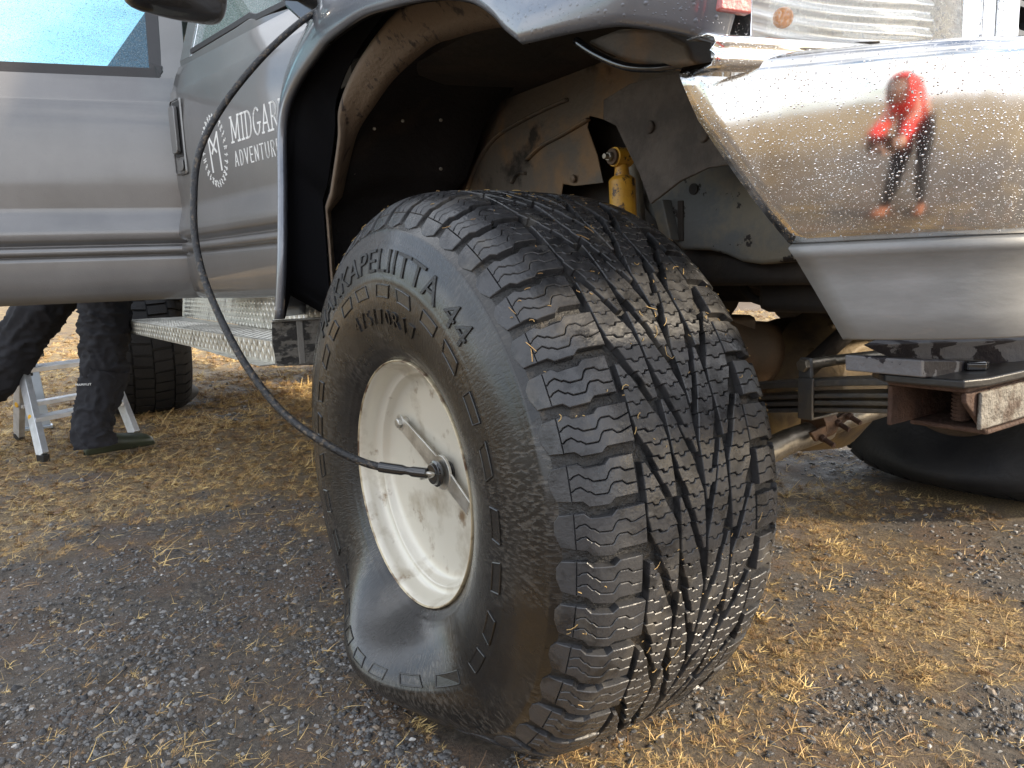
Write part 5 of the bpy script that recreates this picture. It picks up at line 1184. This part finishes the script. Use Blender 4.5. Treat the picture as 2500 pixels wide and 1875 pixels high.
def worker():
    root = empty('person', (-2.98, -.27, 0)); tag(root, 'person in baggy black trousers and green rubber boots behind the open rear door', 'person')
    hipR = Vector((-2.879, -0.168, 1.055)); kneeR = Vector((-2.812, -0.234, 0.435)); ankR = Vector((-2.806, -0.316, 0.095)); ankR.z = .09
    hipL = Vector((-3.081, -0.309, 0.977)); kneeL = Vector((-3.285, -0.648, 0.438)); ankL = Vector((-3.474, -0.955, 0.073)); ankL.z = .12
    pel = (hipR+hipL)/2 + Vector((0, 0, .06)); ch_ = pel + Vector((-.02, .30, .24)); nk = pel + Vector((-.02, .46, .32)); hd = pel + Vector((-.02, .56, .40))
    V = [(*pel, .12, .10), (*(pel.lerp(ch_, .5)), .12, .10), (*ch_, .15, .11), (*nk, .055), (*(nk.lerp(hd, .5)), .05)]; E_ = [(0, 1), (1, 2), (2, 3), (3, 4)]
    for hp, kn, an in ((hipR, kneeR, ankR), (hipL, kneeL, ankL)):
        a = len(V); V += [(*(hp+Vector((0, 0, -.02))), .085), (*kn, .058), (*an, .042)]; E_ += [(0, a), (a, a+1), (a+1, a+2)]
    for sg in (-1, 1):
        sh = ch_ + Vector((.06*sg, -.0, .10)) + _rt*.17*sg; el = sh + Vector((.08, .18, -.24)); wr = el + Vector((.05, .24, .06)); a = len(V)
        V += [(*sh, .055), (*el, .042), (*wr, .028)]; E_ += [(2, a), (a, a+1), (a+1, a+2)]; hand(V, E_, a+2, wr, (wr-el), sg)
    skin_body('body', V, E_, M['skin'], root)
    head(root, hd+Vector((0, 0, .05)), Vector((.3, 1, 0)))
    loft('trouser_leg', [hipR+Vector((0, 0, .10)), hipR, kneeR+Vector((0, 0, .06)), kneeR, ankR+Vector((.0, 0, .10)), ankR+Vector((.01, 0, -.015))], [.125, .125, .112, .105, .098, .085, .088], M['trouser'], root, .016, seed=1)
    loft('trouser_leg', [hipL+Vector((.05, 0, .12)), hipL, hipL.lerp(kneeL, .6), kneeL, kneeL.lerp(ankL, .6), ankL+Vector((0, 0, -.04))], [.13, .13, .12, .105, .095, .085, .09], M['trouser'], root, .015, seed=3)
    loft('jacket', [pel+Vector((0, 0, -.03)), pel.lerp(ch_, .4), ch_+Vector((0, 0, .05)), nk], [(.19, .15), (.20, .15), (.22, .16), (.19, .13), (.08, .08)], M['trouser'], root, .015, seed=7)
    for sg in (-1, 1):
        sh = ch_ + Vector((.06*sg, -.0, .10)) + _rt*.17*sg; el = sh + Vector((.08, .18, -.24)); wr = el + Vector((.05, .24, .06)); loft('sleeve', [sh, sh.lerp(el, .5), el, el.lerp(wr, .9)], [.075, .07, .062, .05], M['trouser'], root, .010, n=24, m_=40, seed=sg+9)
    boot(root, (-2.976, -0.357, 0.004), (-3.024, -0.027, 0.004), M['boot'], w=.055)
    a0 = Vector((ankL.x, ankL.y, .004)); boot(root, a0-Vector((.10, .0, 0)), a0+Vector((.16, .08, 0)), M['boot'])
    # small white maker's name across the calf
    c = Vector((-2.647, -0.344, 0.391)); V_, F_ = text_mesh('MAMMUT', .015, .0005, 1.05, 1.15); cx_ = max(v[0] for v in V_)/2
    o = mesh_obj('trouser_print', [c + _rt*(x-cx_) + Vector((0, 0, y)) - _fw*(.004+z) for x, y, z in V_], F_, M['white']); o.parent = root; o.matrix_parent_inverse = Matrix.Translation(-root.location)
    for (p, m_) in (((-2.420, -0.286, -0.114), M['orange']),): pass
worker()
def photographer():
    base = Vector((2.02, -1.02, 0)); root = empty('person', base); tag(root, 'person in red jacket and black leggings, legs apart, mirrored in the chrome bumper', 'person')
    f = _fw; s_ = _rt
    P = lambda r, u, z: Vector((CAM.x, CAM.y, 0)) + s_*r - f*u + Vector((0, 0, z))
    pel = P(.02, .70, .90); mid_ = P(.01, .56, 1.03); ch_ = P(0, .46, 1.10); nk = P(0, .37, 1.09); hd = P(0, .31, 1.05)
    V = [(*pel, .11, .10), (*mid_, .11, .09), (*ch_, .13, .10), (*nk, .05), (*nk.lerp(hd, .4), .05)]; E_ = [(0, 1), (1, 2), (2, 3), (3, 4)]
    legs = []
    for sg, ft, kn in ((-1, P(-.22, .60, .08), P(-.14, .60, .48)), (1, P(.12, .72, .08), P(.10, .64, .48))):
        hp = pel + s_*.09*sg - Vector((0, 0, .05)); a = len(V); V += [(*hp, .08), (*kn, .055), (*ft, .038)]; E_ += [(0, a), (a, a+1), (a+1, a+2)]; legs.append((hp, kn, ft))
    arms = []
    for sg in (-1, 1):
        sh = ch_ + s_*.07*sg; el = P(.09*sg, .33, .90); wr = P(.09*sg, .075, .80); a = len(V); V += [(*sh, .05), (*el, .04), (*wr, .026)]; E_ += [(2, a), (a, a+1), (a+1, a+2)]; arms.append((sh, el, wr))
        hand(V, E_, a+2, wr, (P(.0, .03, .80)-wr)*.5 - s_*sg*.02, sg)
    skin_body('body', V, E_, M['skin'], root); head(root, hd, f)
    loft('jacket', [pel+f*-.06-Vector((0, 0, .06)), pel, mid_, ch_, nk], [(.08, .12), (.09, .13), (.085, .13), (.085, .12), (.07, .10), (.05, .05)], M['red'], root, .014, seed=11)
    for sh, el, wr in arms: loft('sleeve', [sh, sh.lerp(el, .5), el, el.lerp(wr, .9)], [.046, .042, .038, .030], M['red'], root, .010, n=24, m_=40, seed=2)
    for hp, kn, ft in legs: loft('legging', [hp+Vector((0, 0, .03)), hp.lerp(kn, .5), kn, kn.lerp(ft, .6), ft+Vector((0, 0, .03))], [.10, .09, .068, .06, .045], M['trouser'], root, .003, n=24, m_=50)
    for hp, kn, ft in legs: h = Vector((ft.x, ft.y, .004)); boot(root, h-f*.08, h+f*.18, M['orange'], w=.05, name='shoe')
    bm = bmesh.new(); bmesh.ops.create_uvsphere(bm, u_segments=24, v_segments=16, radius=1)
    for v in list(bm.verts):
        if v.co.x > .80 and -.55 < v.co.z < .45: bm.verts.remove(v)
    for v in bm.verts: p = v.co.copy(); v.co = hd + f*(p.x*.125-.012) + s_*p.y*.105 + Vector((0, 0, p.z*.145))
    me = bpy.data.meshes.new('hood'); bm.to_mesh(me); bm.free(); me.polygons.foreach_set('use_smooth', [True]*len(me.polygons)); me.materials.append(M['red'])
    o = bpy.data.objects.new('hood', me); link(o, root); o.matrix_parent_inverse = Matrix.Translation(-root.location)
    b = MB(); c = P(0, .020, CAM.z-.025); b.add([c + s_*a*.0375*1.9 + Vector((0, 0, d_*.037)) - f*e for a in (-1, 1) for d_ in (-1, 1) for e in (0, .008)], [(0, 1, 3, 2), (4, 6, 7, 5), (0, 4, 5, 1), (2, 3, 7, 6), (0, 2, 6, 4), (1, 5, 7, 3)])
    o = b.build('phone', M['gloss_black'], bevel=.003); tag(o, 'black phone held out in the hands of the person in red', 'phone')
photographer()
# ================================================================== step ladder
def ladder_():
    F1 = Vector((-2.995, -0.531, 0.000)); F2 = Vector((-3.261, -0.089, 0.000)); B1 = Vector((-3.753, -0.617, -0.000)); B2 = B1 + (F2-F1)
    top = .43; c1 = F1.lerp(B1, .42) + Vector((0, 0, top)); c2 = c1 + (F2-F1)*.92; cB1 = F1.lerp(B1, .62)+Vector((0, 0, top)); 
    root = empty('step_ladder', (F1+B2)/2); tag(root, 'small folding aluminium step ladder with yellow plugs standing in the grass', 'step ladder')
    def ch(o): o.parent = root; o.matrix_parent_inverse = Matrix.Translation(-root.location); return o
    u = (F2-F1).normalized(); w_ = (F1-B1).normalized()
    def bar(a, c, wd, dp, nm, m_):
        a, c = Vector(a), Vector(c); d = (c-a).normalized(); s1 = u; s2 = d.cross(u).normalized(); b = MB(); vs = [p+s1*i*wd/2+s2*j*dp/2 for p in (a, c) for i, j in ((-1, -1), (1, -1), (1, 1), (-1, 1))]
        b.add(vs, [(3, 2, 1, 0), (4, 5, 6, 7), (0, 1, 5, 4), (1, 2, 6, 5), (2, 3, 7, 6), (3, 0, 4, 7)]); return ch(b.build(nm, m_, bevel=.003))
    t1 = c1 + w_*.05; t2 = t1 + (F2-F1)*.90; r1 = c1 - w_*.06; r2 = r1 + (F2-F1)*.9
    for a, c in ((t1, F1), (t2, F2), (r1, B1), (r2, B2)):
        bar(a+Vector((0, 0, -.01)), c+Vector((0, 0, .03)), .034, .060, 'leg', M['alu_w']); d = (c-a).normalized(); bar(c+Vector((0, 0, .036))-d*.0, c+Vector((0, 0, .001)), .034, .056, 'foot_cap', M['black'])
    def tread(a, c, dep, nm='tread'):
        b = MB(); q = [a+w_*dep/2, a-w_*dep/2, c-w_*dep/2, c+w_*dep/2]; b.prism(q, (0, 0, -.022))
        for k in range(-3, 4): b.prism([a+w_*(dep*.13*k+.003)+Vector((0, 0, .0005)), a+w_*(dep*.13*k-.003)+Vector((0, 0, .0005)), c+w_*(dep*.13*k-.003)+Vector((0, 0, .0005)), c+w_*(dep*.13*k+.003)+Vector((0, 0, .0005))], (0, 0, .0022))
        return ch(b.build(nm, M['alu_w'], bevel=.002))
    tread(c1+Vector((0, 0, .01)), c1+(F2-F1)*.90+Vector((0, 0, .01)), .20, 'platform')
    for t in (.48,):
        a = t1.lerp(F1, t+.04); c = t2.lerp(F2, t+.04); tread(a, c, .12); a2 = r1.lerp(B1, t); c2_ = r2.lerp(B2, t); tread(a2, c2_, .09, 'rear_brace')
        for p in (a, c, a2, c2_): b = MB(); sg = -1; b.tube([p-u*.020, p+u*.020], .016, 10); ch(b.build('plug', M['yplug'], bevel=.003))
    for p in (t1, t2): b = MB(); b.box((-.02, -.04, -.03), (.02, .04, .012), Matrix.Translation(p)); ch(b.build('corner_cap', M['black'], bevel=.004))
ladder_()
# grey post and pale foot standing behind the ladder
def post():
    p = Vector((-4.05, -.52, 0)); root = empty('support_post', p); tag(root, 'weathered grey post on a pale metal foot behind the step ladder', 'post')
    b = MB(); b.box((-.035, -.05, .44), (.035, .05, 1.15)); o = b.build('post', M['post'], bevel=.003); o.parent = root
    b = MB(); b.prism([(-.04, -.08, .0), (.04, -.08, .0), (.04, .08, .0), (-.04, .08, .0)], (0, 0, .02)); b.add([(-.03, -.07, .02), (.03, -.07, .02), (.03, .07, .02), (-.03, .07, .02), (-.025, -.04, .44), (.025, -.04, .44), (.025, .04, .44), (-.025, .04, .44)], [(0, 1, 5, 4), (1, 2, 6, 5), (2, 3, 7, 6), (3, 0, 4, 7), (4, 5, 6, 7), (3, 2, 1, 0)]); o = b.build('foot', M['blue_foot'], bevel=.004); o.parent = root
    b = MB(); b.tube([(.06, .07, .44), (.06, .07, 1.15)], .012, 10); o = b.build('rail', M['alu'], smooth=True); o.parent = root
post()
